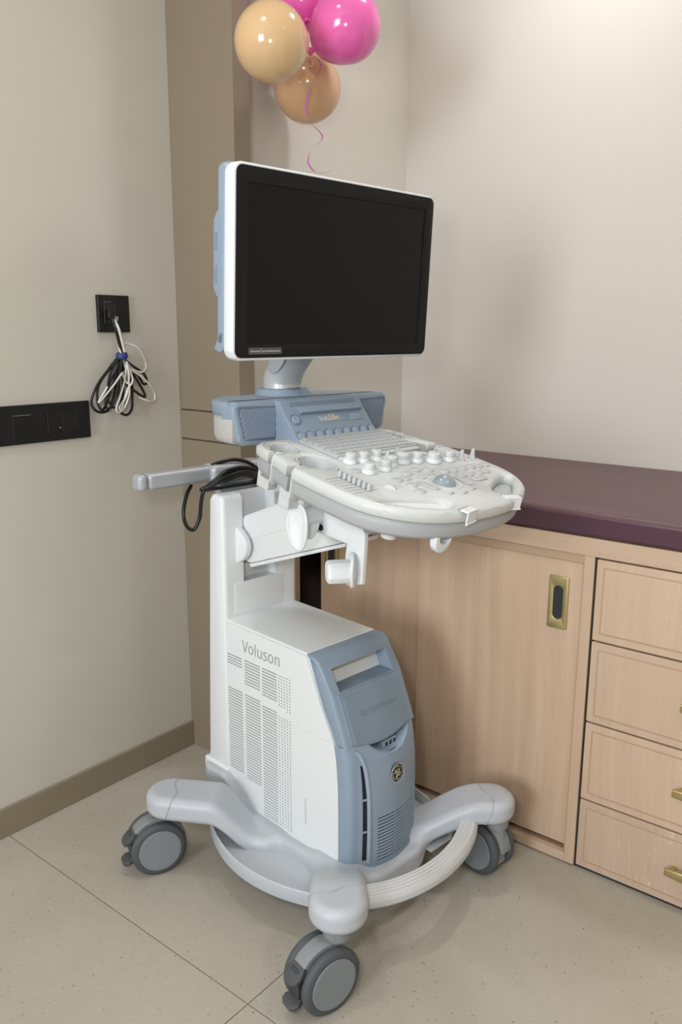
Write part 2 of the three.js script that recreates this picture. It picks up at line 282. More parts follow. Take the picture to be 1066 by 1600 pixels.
{
  const c = new THREE.Group(); c.name = numbered('cable_bundle'); scene.add(c); c.position.set(XL, 1.24, -1.255);
  tag(c, 'bundle of black and white cables tied in blue, hanging from the small outlet', 'cable bundle');
  const W = (dx, pts) => pts.map(([y, z], i) => [dx + 0.006 * Math.sin(i * 1.7 + dx * 300), y - 1.24, z + 1.255]);
  const bl = (dx, pts, r = 0.0032) => add('black_cable', tube(W(dx, pts), r, 80), cableBlack, c), wh = (dx, pts, r = 0.0024) => add('white_cable', tube(W(dx, pts), r, 80), cableWhite, c);
  add('plug', [box(0.011, 0.030, -0.012, 0.010, -0.010, 0.006, 0.002)], cableBlack, c);
  add('black_cable', tube([[0.026, -0.010, -0.006], [0.032, -0.036, -0.010], [0.030, -0.062, -0.018], [0.028, -0.100, -0.030]], 0.0042), cableBlack, c);
  add('white_cable', tube([[0.028, -0.014, -0.010], [0.037, -0.034, -0.014], [0.036, -0.060, -0.022], [0.032, -0.100, -0.034]], 0.0034), cableWhite, c);
  add('blue_tie', [new THREE.TorusGeometry(0.0105, 0.0042, 10, 26).scale(1, 1, 2.1).rotateX(Math.PI / 2 + 0.2).translate(0.027, -0.101, -0.027)], mat(0x2c3c78, 0.5), c);
  bl(0.020, [[1.138, -1.280], [1.107, -1.241], [1.066, -1.208], [1.024, -1.195], [1.006, -1.207], [1.008, -1.235], [1.042, -1.258], [1.084, -1.271], [1.137, -1.280]]);
  bl(0.026, [[1.137, -1.276], [1.110, -1.247], [1.070, -1.215], [1.028, -1.203], [1.010, -1.212], [1.020, -1.230], [1.060, -1.250], [1.135, -1.278]]);
  bl(0.034, [[1.137, -1.275], [1.096, -1.243], [1.054, -1.225], [1.022, -1.220], [1.011, -1.235], [1.031, -1.249], [1.074, -1.257], [1.137, -1.278]]);
  bl(0.024, [[1.135, -1.280], [1.105, -1.264], [1.070, -1.246], [1.030, -1.240], [1.012, -1.252], [1.030, -1.268], [1.080, -1.276], [1.136, -1.281]]);
  bl(0.018, [[1.137, -1.282], [1.105, -1.294], [1.076, -1.311], [1.038, -1.318], [1.005, -1.312], [0.992, -1.289], [1.001, -1.274], [1.040, -1.290], [1.094, -1.288], [1.137, -1.280]]);
  bl(0.022, [[1.137, -1.288], [1.100, -1.309], [1.071, -1.335], [1.043, -1.353], [1.034, -1.347], [1.049, -1.320], [1.072, -1.297], [1.136, -1.282]]);
  bl(0.016, [[1.138, -1.290], [1.113, -1.321], [1.090, -1.353], [1.067, -1.365], [1.066, -1.357], [1.086, -1.336], [1.109, -1.310], [1.137, -1.289]]);
  wh(0.030, [[1.140, -1.277], [1.166, -1.279], [1.168, -1.298], [1.159, -1.324], [1.136, -1.347], [1.116, -1.357], [1.103, -1.348], [1.098, -1.334], [1.103, -1.318], [1.130, -1.290]]);
  wh(0.034, [[1.134, -1.276], [1.109, -1.299], [1.086, -1.330], [1.060, -1.362], [1.039, -1.378], [1.024, -1.372], [1.026, -1.343], [1.036, -1.322]]);
  wh(0.044, [[1.126, -1.280], [1.088, -1.285], [1.071, -1.286], [1.093, -1.272], [1.099, -1.265], [1.069, -1.239], [1.028, -1.198], [1.067, -1.223]]);
  wh(0.042, [[1.120, -1.287], [1.077, -1.295], [1.058, -1.285], [1.019, -1.270], [1.003, -1.255], [1.008, -1.243], [1.041, -1.263], [1.073, -1.276], [1.126, -1.282]]);
  wh(0.038, [[1.120, -1.284], [1.074, -1.290], [1.040, -1.277], [1.012, -1.262], [1.004, -1.268], [1.040, -1.285], [1.090, -1.290]]);
}
// ---------------------------------------------------------------- balloons and ribbon
{
  const bal = (name, p, r, color, label, axis, tr = 0.12) => {
    const o = new THREE.Group(); o.name = numbered(name); scene.add(o); o.position.set(...p);
    tag(o, label, 'balloon');
    const pts = []; for (let i = 0; i <= 40; i++) { const t = Math.PI * i / 40, k = Math.cos(t); const w = 1 - 0.10 * sstep(0.1, -1, k); pts.push(V2(Math.max(1e-4, r * Math.sin(t) * w), r * k * (k < 0 ? 1.10 : 1.0))); }
    const m = mat(color, 0.16, { clearcoat: 0.5, clearcoatRoughness: 0.08 });
    const q = new THREE.Quaternion().setFromUnitVectors(V3(0, -1, 0), V3(...axis).normalize());
    const body = add('skin', new THREE.LatheGeometry(pts.reverse(), 56), m, o); body.quaternion.copy(q);
    const kn = add('knot', [new THREE.CylinderGeometry(0.004, 0.010, 0.016, 16).translate(0, -r * 1.10 - 0.004, 0), new THREE.TorusGeometry(0.007, 0.003, 8, 20).rotateX(Math.PI / 2).translate(0, -r * 1.10 - 0.012, 0)], m, o); kn.quaternion.copy(q);
    return o;
  };
  const knot = V3(-1.372, 1.842, -1.600);
  const toKnot = (p) => [knot.x - p[0], knot.y - p[1], knot.z - p[2]];
  BALLS.forEach(([n, p, r, c, l, ax]) => bal(n, p, r, c, l, ax || toKnot(p)));
  const pts = RIB;
  const o = new THREE.Group(); o.name = numbered('curling_ribbon'); scene.add(o); o.position.set(-1.37, 1.849, -1.628);
  tag(o, 'thin pink curling ribbon hanging from the balloons down behind the monitor', 'ribbon');
  const cv = new THREE.CatmullRomCurve3(pts.map(([y, z], i) => V3(RIBX + (i > 4 ? -0.01 : 0.012 * Math.sin(i)) + 1.37, y - 1.849, z + 1.628)), false, 'centripetal');
  const N = 160;
  add('strand', grid(2, N, (i, j) => { const p = cv.getPoint(j / N), a = 0.5 + Math.sin(j * 0.09) * 0.9; return [p.x + Math.sin(a) * (i - 1) * 0.0028, p.y + 0.0004 * (i === 1), p.z + Math.cos(a) * (i - 1) * 0.0028]; }), mat(0xd67fc4, 0.3, { side: THREE.DoubleSide, clearcoat: 0.4 }), o);
}

// ---------------------------------------------------------------- ultrasound machine (x forward, y up, z to its own left)
const M = new THREE.Group(); M.name = 'ultrasound_machine'; scene.add(M);
M.position.set(-1.057, 0, -1.298); M.rotation.y = -6 * Math.PI / 180;
tag(M, 'white and blue ultrasound machine on four casters with a dark monitor and a control panel', 'ultrasound machine');

// base: four arms rising to pods over the casters, a centre slab, a raised rear beam
{
  const cap2 = (px, pz, ax, az, bx, bz) => { const dx = bx - ax, dz = bz - az, t = Math.min(1, Math.max(0, ((px - ax) * dx + (pz - az) * dz) / (dx * dx + dz * dz))); return [Math.hypot(px - ax - dx * t, pz - az - dz * t), t]; };
  const slab = (d2, y, lo, hi, r) => { const a = d2 + r, b = Math.max(lo - y, y - hi) + r; return Math.min(Math.max(a, b), 0) + Math.hypot(Math.max(a, 0), Math.max(b, 0)) - r; };
  const rbox2 = (x, z, hx, hz, r) => { const a = Math.abs(x) - hx + r, b = Math.abs(z) - hz + r; return Math.min(Math.max(a, b), 0) + Math.hypot(Math.max(a, 0), Math.max(b, 0)) - r; };
  const f = (x, y, z) => {
    const az = Math.abs(z);
    // centre slab, its front end rounded around the cover
    let d = slab(rbox2(x + 0.03, z, 0.232, 0.128, 0.085), y, 0.065, 0.117, 0.012);
    // front arms
    let [d2, t] = cap2(x, az, 0.252, 0.240, 0.095, 0.085);
    let s = sstep(0.10, 0.98, t); d = smin(d, slab(d2 - 0.055 + 0.006 * t, y, 0.142 - 0.070 * s, 0.195 - 0.074 * s, 0.019), 0.030);
    // rear arms
    [d2, t] = cap2(x, az, -0.266, 0.255, -0.085, 0.128);
    s = sstep(0.46, 0.94, t); d = smin(d, slab(d2 - 0.055 + 0.012 * s, y, 0.142 - 0.072 * s, 0.197 - 0.080 * s, 0.019), 0.022);
    // rear beam sloping down towards the front beside the cover
    const top = 0.120 + 0.068 * (1 - sstep(-0.255, -0.150, x));
    d = smin(d, slab(rbox2(x + 0.215, z, 0.115, 0.128, 0.03), y, 0.075, top, 0.010), 0.012);
    return d;
  };
  const base = add('base', surfaceNet(f, [-0.36, 0.05, -0.32], [0.34, 0.22, 0.32], 0.0042), greyPl, M);
  // side trays between the arms
  for (const sd of [1, -1]) {
    const outer = [], inner = []; for (let i = 0; i <= 30; i++) { const x = -0.235 + 0.435 * i / 30; outer.push([x, 0.247 - 1.55 * (x + 0.02) ** 2]); }
    for (const p of outer) inner.push([p[0], Math.max(0.10, p[1] - 0.0055)]);
    const plan = (pts) => poly(pts.map(([x, z]) => [x, -z * sd]));
    add('tray', [toUp(ext(plan([[-0.235, 0.10], ...outer, [0.20, 0.10]]), 0.086, 0.092, 0.002)), toUp(ext(plan([...outer, ...inner.slice().reverse()]), 0.088, 0.118, 0.0024))], greyPl, base);
  }
  // ribbed foot rail curving between the front arms
  const sec = []; const w = 0.021, h = 0.017; // cross-section around the rail: across, up
  for (let i = 0; i <= 8; i++) { const a = Math.PI * 1.5 - Math.PI * 0.5 * i / 8; sec.push([-w + 0.008 + 0.008 * Math.cos(a), -h + 0.008 + 0.008 * Math.sin(a)]); }
  for (let i = 0; i <= 96; i++) { const q = i / 96, x = -w + 2 * w * q; const e = Math.min(1, 4.5 * Math.min(q, 1 - q)); const rib = q > 0.16 && q < 0.84 ? 0.0018 * Math.abs(Math.sin((q - 0.16) / 0.68 * Math.PI * 4)) : 0; sec.push([x, h - 0.012 * (1 - e) ** 2 - 0.006 * q - rib]); }
  for (let i = 0; i <= 8; i++) { const a = -Math.PI * 0.5 * i / 8; sec.push([w - 0.008 + 0.008 * Math.cos(a), -h + 0.008 + 0.008 * Math.sin(a)]); }
  const nS = 100; add('foot_rail', grid(sec.length, nS, (i, j) => {
    const z = -0.215 + 0.43 * j / nS, q = z / 0.215, x = 0.292 - 0.070 * q * q - 0.012 * q ** 6, dx = -0.14 * q / 0.215 * 1, nl = Math.hypot(1, dx), nx = 1 / nl, nz = -dx / nl, p = sec[i % sec.length];
    return [x + nx * p[0], 0.143 + p[1] + 0.012 * q ** 4, z + nz * p[0]];
  }, null, true), greyPale, base);
  for (const [cx, cz, dx, dz, off] of [[-0.266, 0.255, 0.82, -0.57, 0.012], [0.252, -0.240, -0.70, 0.71, 0.010], [0.252, 0.240, -0.70, -0.71, 0.012]]) { // parting seam of each pod cap, followed over the surface
    const pts = [], ox = cx + dx * off, oz = cz + dz * off, y0 = 0.168;
    for (let k = 0; k <= 44; k++) {
      const a = -0.5 + (Math.PI + 1.0) * k / 44, c = Math.cos(a), sn = Math.sin(a), bend = 0.010 * Math.sin(a * 2);
      let r = 0; while (r < 0.12 && f(ox + (-dz * c) * r + dx * bend, y0 + sn * r, oz + dx * c * r + dz * bend) < 0.0002) r += 0.0005;
      pts.push([ox - dz * c * r + dx * bend, y0 + sn * r, oz + dx * c * r + dz * bend]);
    }
    add('cap_seam', tube(pts, 0.0009, 90), greyDeck, base);
  }
}

// casters: twin wheels on a hooded fork with brake pedals
{
  const R = 0.0625, prof = [[0.0476, 0.005], [0.0482, 0.0014], [0.0492, 0.0008], [0.0525, 0.0012], [0.058, 0.003], [0.0615, 0.0065], [R, 0.011], [0.0615, 0.0165], [0.058, 0.020], [0.050, 0.022], [0.020, 0.022]];
  const wheelGeo = new THREE.LatheGeometry(prof.map(([r, z]) => V2(r, z)), 64).rotateX(Math.PI / 2), hubGeo = new THREE.LatheGeometry([V2(1e-4, 0.0002), V2(0.043, 0), V2(0.0468, -0.0006), V2(0.0478, 0.0004), V2(0.0478, 0.004)].reverse().map((v) => V2(v.x, v.y)), 64).rotateX(Math.PI / 2);
  const hood = (() => { const s = new THREE.Shape(); s.absarc(0, 0, 0.0655, 0.1, Math.PI - 0.42, false); s.absarc(0, 0, 0.050, Math.PI - 0.42, 0.1, true); return ext(s, -0.016, 0.016, 0.002); })();
  const made = [];
  for (const [x, z, yaw] of [[0.258, 0.288, 82], [-0.291, 0.283, 70], [0.236, -0.246, -3], [-0.240, -0.252, 178]]) {
    const a = yaw * Math.PI / 180;
    const body = add('caster', [hood.clone(), new THREE.CylinderGeometry(0.0155, 0.0155, 0.075, 28).translate(0.040, 0.030, 0), box(-0.02, 0.052, -0.030, 0.03, -0.0145, 0.0145, 0.004), new THREE.CylinderGeometry(0.026, 0.026, 0.020, 30).translate(0.034, 0.072, 0)], forkMat, M);
    body.rotation.y = a; body.position.set(x, R, z);
    for (const s of [1, -1]) {
      const w = add('wheel', wheelGeo, tyre, body); w.rotation.y = s > 0 ? Math.PI : 0; w.position.z = s * 0.0395;
      const h = add('hub_cover', hubGeo, hubMat, body); h.rotation.y = s > 0 ? Math.PI : 0; h.position.z = s * 0.0395;
    }
    const ped = (rot, l, nm) => { const g = ext(poly([[-0.016, 0], [0.016, 0], [0.021, l * 0.45], [0.018, l * 0.8], [0.010, l], [-0.010, l], [-0.018, l * 0.8], [-0.021, l * 0.45]]), -0.005, 0.005, 0.0025); g.rotateX(-Math.PI / 2); g.rotateY(Math.PI / 2); g.rotateZ(rot); return g; };
    const p1 = add('brake_pedal', ped(0.75, 0.038).translate(-0.046, 0.040, 0), pedalMat, body); add('release_pedal', ped(0.35, 0.026).translate(-0.054, -0.022, 0), pedalMat, body);
    add('pedal_link', [box(-0.061, -0.036, -0.030, 0.038, -0.012, 0.012, 0.003)], mat(0x3d4044, 0.5), body);
  }
}

// white tower cover with the louvred side
const HW = 0.105;
const sideLine = [[-0.255, 0.112], [-0.255, 0.553], [-0.249, 0.5615], [0.020, 0.5565], [0.030, 0.550], [0.050, 0.502], [0.072, 0.450], [0.092, 0.415], [0.107, 0.386], [0.114, 0.345], [0.118, 0.297], [0.120, 0.22], [0.120, 0.112]];
{
  const cover = add('tower_cover', ext(poly(sideLine), -HW, HW - 0.0028, 0.005, 4), white, M);
  const s = poly([[-0.2535, 0.113], [-0.2535, 0.552], [-0.247, 0.558], [0.018, 0.5530], [0.026, 0.547], [0.047, 0.501], [0.069, 0.449], [0.089, 0.414], [0.104, 0.385], [0.111, 0.345], [0.115, 0.297], [0.117, 0.22], [0.117, 0.113]]);
  const pitch = 0.00682, hh = 0.0032, top = 0.4845; let slots = 0;
  const slot = (a, b, y) => { const h = new THREE.Path(); h.moveTo(a, y); h.lineTo(a, y - hh); h.lineTo(b, y - hh); h.lineTo(b, y); h.closePath(); s.holes.push(h); slots++; };
  const rows = (a, b, r0, r1) => { for (let r = r0; r <= r1; r++) slot(a, b, top - r * pitch); };
  const cols = [[-0.248, -0.190], [-0.181, -0.127], [-0.121, -0.071]];
  rows(...cols[0], 0, 3); rows(...cols[1], 0, 8); rows(...cols[2], 0, 9); rows(...cols[0], 12, 41); rows(...cols[1], 12, 42); rows(...cols[2], 13, 52);
  for (let k = 0; k < 5; k++) { const a = -0.0665 + k * 0.0088; for (let r = 0; r <= 10 + (k > 2); r++) slot(a, a + 0.0044, top - r * pitch); for (let r = 14; r <= 52; r++) slot(a, a + 0.0044, top - r * pitch); }
  add('louvred_side', ext(s, HW - 0.0028, HW), white, cover);
  const bk = add('vent_backing', box(-0.251, -0.020, 0.118, 0.488, HW - 0.0029, HW - 0.0022), ventGrey, cover);
  const t = textGeo('Voluson', 0.0265, 0.0006, fontR, 0.97); t.translate(-0.187, 0.5035, HW); add('lettering', t, letterGrey, cover);
  add('slot_seam', [ext(rrect(0.004, 0.062, 0.0019, 0.018, 0.198), HW - 0.0003, HW + 0.0004), box(-0.01, 0.118, 0.3855, 0.3861, HW - 0.0004, HW + 0.0002)], greyPale, cover);
}

// blue front cover
{
  const ub = (y) => { for (let i = 4; i < sideLine.length - 1; i++) { const [u0, y0] = sideLine[i], [u1, y1] = sideLine[i + 1]; if (y <= y0 && y >= y1) return u0 + (u1 - u0) * (y0 - y) / (y0 - y1 + 1e-9); } return y > 0.5 ? 0.03 : 0.12; };
  const lerpT = (tb, y) => { for (let i = 0; i < tb.length - 1; i++) { const [y0, a] = tb[i], [y1, b] = tb[i + 1]; if (y >= y0 && y <= y1) { const t = (y - y0) / (y1 - y0); return a + (b - a) * t; } } return y < tb[0][0] ? tb[0][1] : tb[tb.length - 1][1]; };
  const UF = [[0.11, 0.178], [0.2, 0.1795], [0.27, 0.1775], [0.31, 0.172], [0.345, 0.163], [0.37, 0.153], [0.392, 0.143]];
  const UE = [[0.11, 0.152], [0.2, 0.1545], [0.27, 0.154], [0.31, 0.152], [0.345, 0.148], [0.37, 0.144], [0.392, 0.137]];
  // outline of the lower front at height y by parameter: side -> corner -> bulging front -> other side
  const VS = []; const front = (y, v) => { const ue = lerpT(UE, y), uf = lerpT(UF, y), q = v / 0.088; return uf - (uf - ue) * q * q; };
  const sideN = 10, edge = 0.088;
  const P = [];
  const vcols = [-0.088, -0.0785, -0.06, -0.04, -0.02, -0.0005, 0.0025, 0.015, 0.03, 0.0455, 0.055, 0.0625, 0.0680, 0.0775, 0.080, 0.0835, 0.088];
  const colPoint = (k, y) => { // k: 0..sideN corner (right), then vcols, then corner (left)
    if (k < sideN) { const t = k / sideN; return cornerPt(y, t, -1); }
    if (k < sideN + vcols.length) { const v = vcols[k - sideN]; return [front(y, v), v]; }
    return cornerPt(y, 1 - (k - sideN - vcols.length + 1) / sideN, 1);
  };
  const cornerPt = (y, t, s) => { // t 0 at the white boundary, 1 at the front face
    const u0 = ub(y), ue = lerpT(UE, y), a = V2(u0, HW + 0.0015), b = V2(ue - 0.002, HW + 0.001), c = V2(ue, edge), q = t < 0.35 ? null : (t - 0.35) / 0.65;
    if (q === null) { const w = t / 0.35; const m = V2(Math.max(u0 + 0.004, ue - 0.022), HW + 0.0012); return [a.x + (m.x - a.x) * w, s * (a.y + (m.y - a.y) * w)]; }
    const m = V2(Math.max(u0 + 0.004, ue - 0.022), HW + 0.0012), x = (1 - q) ** 2 * m.x + 2 * q * (1 - q) * b.x + q * q * c.x, z = (1 - q) ** 2 * m.y + 2 * q * (1 - q) * b.y + q * q * c.y; return [x, s * z];
  };
  const yTopAt = (v) => { const q = Math.abs(v + 0.018) / (v > -0.018 ? 0.070 : 0.068); return 0.386 - (q < 1 ? 0.044 * (1 - q * q) ** 0.8 : 0); };
  const nC = 2 * sideN + vcols.length - 1;
  const yb = []; for (const [a, b, n] of [[0.112, 0.126, 2], [0.126, 0.2285, 12], [0.2285, 0.346, 12]]) for (let i = 0; i < n; i++) yb.push(a + (b - a) * i / n); yb.push(0.346);
  const NY = yb.length - 1, extra = 6;
  const yOf = (k, j) => j <= NY ? yb[j] : 0.346 + (yTopAt(colPoint(k, 0.346)[1]) - 0.346) * (j - NY) / extra;
  const colV = (k) => k >= sideN && k < sideN + vcols.length ? vcols[k - sideN] : null;
  const slotsY = [[0.134, 0.196], [0.204, 0.268], [0.276, 0.348]];
  const cover = add('front_cover', (() => {
    const fn = (i, j) => { const y = yOf(i, j), [u, v] = colPoint(i, y); return [u, y, v]; };
    return grid(nC, NY + extra, fn, (i, j) => {
      const v0 = colV(i), v1 = colV(i + 1); if (v0 === null || v1 === null) return true;
      const vm = (v0 + v1) / 2, ym = (yOf(i, j) + yOf(i, j + 1)) / 2;
      if (vm > -0.0785 && vm < 0.0455 && ym > 0.126 && ym < 0.2285) return false;          // intake grille
      if (vm > 0.0680 && vm < 0.0775 && ym > 0.132 && ym < 0.346) return false;              // dark side slots
      return true;
    }, true);
  })(), mat(0x8899a9, 0.42, { side: THREE.DoubleSide }), M);
  // backing, floor flange and slats
  add('grille_backing', grid(20, 6, (i, j) => { const v = -0.082 + 0.164 * i / 20, y = 0.122 + 0.228 * j / 6; return [front(y, v) - 0.007, y, v]; }, null, true), mat(0x2a2e33, 0.7), cover);
  for (let k = 0; k < 14; k++) {
    const y = 0.1295 + k * 0.00745;
    add('slat', grid(24, 4, (i, j) => { const v = -0.0787 + 0.1244 * i / 24, c = [[-0.004, -0.0021], [0.0002, -0.0021], [0.0002, 0.0021], [-0.004, 0.0021], [-0.004, -0.0021]][j]; return [front(y, v) + c[0], y + c[1], v]; }, null, true), blue, cover);
  }
  add('grille_rib', [grid(1, 12, (i, j) => { const y = 0.126 + 0.1025 * j / 12, v = [-0.0008, 0.0028][i]; return [front(y, v) + 0.0003, y, v]; }, null, true)], blue, cover);
  for (const [a, b] of [[0.198, 0.203], [0.270, 0.275]]) add('slot_bridge', grid(1, 3, (i, j) => { const y = a + (b - a) * j / 3, v = [0.0680, 0.0775][i]; return [front(y, v) + 0.0003, y, v]; }, null, true), blue, cover);
  add('chamfer_strip', tube([[front(0.128, 0.0625) + 0.001, 0.128, 0.0625], [front(0.2, 0.0625) + 0.001, 0.2, 0.0625], [front(0.29, 0.0632) + 0.001, 0.29, 0.0632], [front(0.345, 0.067) + 0.001, 0.345, 0.067], [front(0.366, 0.074) + 0.0005, 0.366, 0.074], [front(0.376, 0.082), 0.376, 0.082]].map(([a, b, c]) => [a - 0.0030, b, c + 0.0005]), 0.0048, 50), mat(0x93a5b6, 0.4), cover);
  // foot flange
  const fl = []; for (let k = 0; k <= nC; k++) { const [u, v] = colPoint(k, 0.112); fl.push([u + 0.004 * (Math.abs(v) < 0.1 ? 1 : 0.6), -v * 1.03]); }
  add('foot_flange', toUp(ext(poly([...fl, [0.10, -0.108], [0.10, 0.108]]), 0.108, 0.121, 0.003)), blueDark, cover);
  // upper bezel ring: outer side walls, top and frame around the drive recess and flap
  const side = (s, t0, t1) => poly(t0);
  const prof = [[0.022, 0.556], [0.045, 0.5555], [0.058, 0.549], [0.068, 0.535], [0.0985, 0.487], [0.1395, 0.385], [0.107, 0.385], [0.092, 0.415], [0.072, 0.450], [0.050, 0.502], [0.030, 0.550]];
  const shell = new Brush(ext(poly(prof), -HW - 0.0012, HW + 0.0012, 0.006, 5), blue); shell.updateMatrixWorld();
  const cut = new Brush(box(0.01, 0.25, 0.4885, 0.5315, -0.082, 0.082), blue); cut.updateMatrixWorld();
  const ev = new Evaluator(); ev.attributes = ['position', 'normal', 'uv']; ev.useGroups = false;
  const shaped = ev.evaluate(shell, cut, SUBTRACTION);
  const up = add('upper_bezel', shaped.geometry, blue, cover);
  add('recess_liner', [box(0.022, 0.0935, 0.4855, 0.4887, -0.0822, 0.0822), box(0.020, 0.032, 0.4885, 0.5315, -0.082, 0.082)], blueDark, cover);
  const drv = new THREE.Group();
  add('disc_drive', [box(0.030, 0.045, 0.491, 0.530, -0.062, 0.078, 0.0015), box(0.044, 0.0462, 0.509, 0.5275, -0.058, 0.074, 0.0008), box(0.044, 0.0466, 0.4965, 0.5015, -0.052, -0.036, 0.0008)], cream, cover);
  // flap door with embossed lettering, lying along the sloped face
  const sl = Math.atan2(0.1395 - 0.0985, 0.487 - 0.385), len = Math.hypot(0.041, 0.102);
  const onFlap = (g, d = 0) => facing(g).rotateZ(sl).translate(0.0985 + Math.cos(sl) * d, 0.487 + Math.sin(sl) * d, 0);   // local y runs from 0 (top) to -len
  const df = new THREE.Shape(); const wd = 0.093; df.moveTo(-wd, -0.001); df.lineTo(wd, -0.001); df.lineTo(wd, -len + 0.006); df.quadraticCurveTo(0, -len - 0.030, -wd, -len + 0.006); df.closePath();
  const flap = add('flap_door', onFlap(ext(df, 0, 0.005, 0.0018)), mat(0x8193a2, 0.42), M);
  const d2 = new THREE.Shape(); const w2 = 0.083; d2.moveTo(-w2, -0.010); d2.lineTo(w2 - 0, -0.010); d2.lineTo(w2, -len + 0.004); d2.quadraticCurveTo(0, -len - 0.022, -w2, -len + 0.004); d2.closePath();
  add('flap_panel', onFlap(ext(d2, 0.004, 0.0065, 0.0012)), mat(0x7b8d9c, 0.42), flap);
  const tg = textGeo('GE Healthcare', 0.0118, 0.0007, fontR, 1.08); const bb = tg.boundingBox; tg.translate(-(bb.max.x + bb.min.x) / 2 + 0.006, -0.0585, 0.0063);
  add('lettering', onFlap(tg), mat(0x6c7d8c, 0.45), flap);
  // hollow under the flap with its sockets
  add('port_hollow', grid(36, 8, (i, j) => { const v = -0.0875 + 0.175 * i / 36, yt = yTopAt(v), t = j / 8, k = Math.min(1, t * 2); return [front(Math.min(yt, 0.389), v) - 0.0005 - k * k * (front(Math.min(yt, 0.389), v) - 0.116), yt + 0.010 * Math.sin(k * 1.57) + Math.max(0, t - 0.5) * 2 * (0.398 - yt - 0.010), v]; }, null, true), mat(0x8c9fb2, 0.42, { side: THREE.DoubleSide }), cover);
  add('port_block', box(0.110, 0.1400, 0.3490, 0.3650, -0.046, -0.004, 0.003), mat(0x8fa2b6, 0.45), cover);
  for (let k = 0; k < 3; k++) add('port', box(0.1395, 0.1406, 0.3525, 0.3615, -0.042 + k * 0.0125, -0.0355 + k * 0.0125), mat(0x23262c, 0.4), cover);
  // round emblem
  const em = canvasTex(256, 256, (c, w) => {
    c.fillStyle = '#17150f'; c.fillRect(0, 0, w, w); c.strokeStyle = c.fillStyle = '#d2cfc0'; c.lineCap = 'round'; c.lineJoin = 'round'; c.translate(128, 128);
    c.lineWidth = 9; for (let k = 0; k < 4; k++) { c.save(); c.rotate(k * Math.PI / 2 + 0.5); c.beginPath(); c.arc(0, 0, 100, 0.15, 1.30); c.quadraticCurveTo(16, 88, 12, 78); c.stroke(); c.restore(); }
    c.lineWidth = 11; c.beginPath(); c.moveTo(-46, -2); c.bezierCurveTo(-66, -26, -34, -64, -18, -40); c.bezierCurveTo(-8, -20, -30, -4, -40, -16); c.stroke();
    c.beginPath(); c.moveTo(-18, -40); c.bezierCurveTo(-4, 0, -2, 60, -28, 66); c.bezierCurveTo(-50, 64, -46, 30, -6, 18); c.stroke();
    c.beginPath(); c.moveTo(8, -34); c.bezierCurveTo(22, -70, 46, -44, 30, -18); c.bezierCurveTo(22, -8, 14, -4, 12, 2); c.bezierCurveTo(0, 30, 14, 48, 32, 42); c.bezierCurveTo(58, 32, 54, -4, 28, 4); c.stroke();
  });
  const eg = new THREE.Group(); const ex = front(0.305, -0.012);
  const emb = add('emblem', facing(new THREE.CylinderGeometry(0.0205, 0.0205, 0.003, 48).rotateX(Math.PI / 2)).rotateZ(0.10).translate(ex + 0.0004, 0.305, -0.012), mat(0x35332c, 0.35, { metalness: 0.4 }), M);
  add('emblem_face', facing(new THREE.CircleGeometry(0.0192, 48)).rotateZ(0.10).translate(ex + 0.0022, 0.305, -0.012), mat(0xffffff, 0.4, { map: em }), emb);
  add('emblem_rim', facing(new THREE.TorusGeometry(0.0196, 0.0010, 8, 48)).rotateZ(0.10).translate(ex + 0.0020, 0.305, -0.012), silver, emb);
}

// column with its pocket
{
  const s = poly([[-0.328, 0.165], [-0.322, 0.215], [-0.312, 0.45], [-0.300, 0.70], [-0.292, 0.835], [-0.283, 0.846], [-0.252, 0.846], [-0.243, 0.836], [-0.243, 0.165]]);
  const b = new Brush(ext(s, -0.108, 0.108, 0.010, 5), white); b.updateMatrixWorld();
  const pocket = new Brush(box(-0.278, -0.20, 0.640, 0.90, -0.043, 0.052), white); pocket.updateMatrixWorld();
  const ev = new Evaluator(); ev.attributes = ['position', 'normal', 'uv']; ev.useGroups = false;
  const col = add('column', ev.evaluate(b, pocket, SUBTRACTION).geometry, white, M);
  add('column_foot', box(-0.336, -0.246, 0.150, 0.196, -0.112, 0.112, 0.006), white, col);
  add('access_panel', facing(ext(rrect(0.145, 0.076, 0.005, -0.007, 0.604), -0.2436, -0.2420, 0.0006)), white, col);
  for (const z of [0.064, -0.055]) { // cheeks beside the pivot
    const c = new THREE.Shape(); c.moveTo(-0.25, 0.688); c.lineTo(-0.25, 0.775); c.bezierCurveTo(-0.222, 0.765, -0.205, 0.745, -0.207, 0.728); c.bezierCurveTo(-0.209, 0.708, -0.225, 0.692, -0.25, 0.688);
    add('pivot_cheek', ext(c, z - 0.009, z + 0.009, 0.004), white, col);
  }
  for (const y of [0.36, 0.43]) add('screw_cover', new THREE.SphereGeometry(0.0035, 14, 8).scale(1, 1, 0.4).translate(-0.292, y - 0.06, 0.108), greyPale, col);
  // lift arm rising from the pocket to the panel
  const arm = add('lift_arm', ext(poly([[-0.262, 0.706], [-0.245, 0.690], [-0.222, 0.688], [0.070, 0.789], [0.085, 0.800], [0.085, 0.905], [0.035, 0.905], [-0.242, 0.795], [-0.262, 0.770]]), -0.040, 0.049, 0.004), white, M);
  add('arm_cover', ext(poly([[-0.238, 0.739], [0.020, 0.830], [0.020, 0.893], [-0.240, 0.792]]), -0.0405, 0.0505, 0.001), white, arm);
  add('arm_lip', ext(poly([[-0.215, 0.681], [0.080, 0.784], [0.084, 0.793], [-0.222, 0.687]]), -0.044, 0.053, 0.001), white, arm);
  add('pivot_shaft', new THREE.CylinderGeometry(0.010, 0.010, 0.088, 24).rotateX(Math.PI / 2).translate(-0.262, 0.690, 0.004), mat(0x3a3d40, 0.4), arm);
}

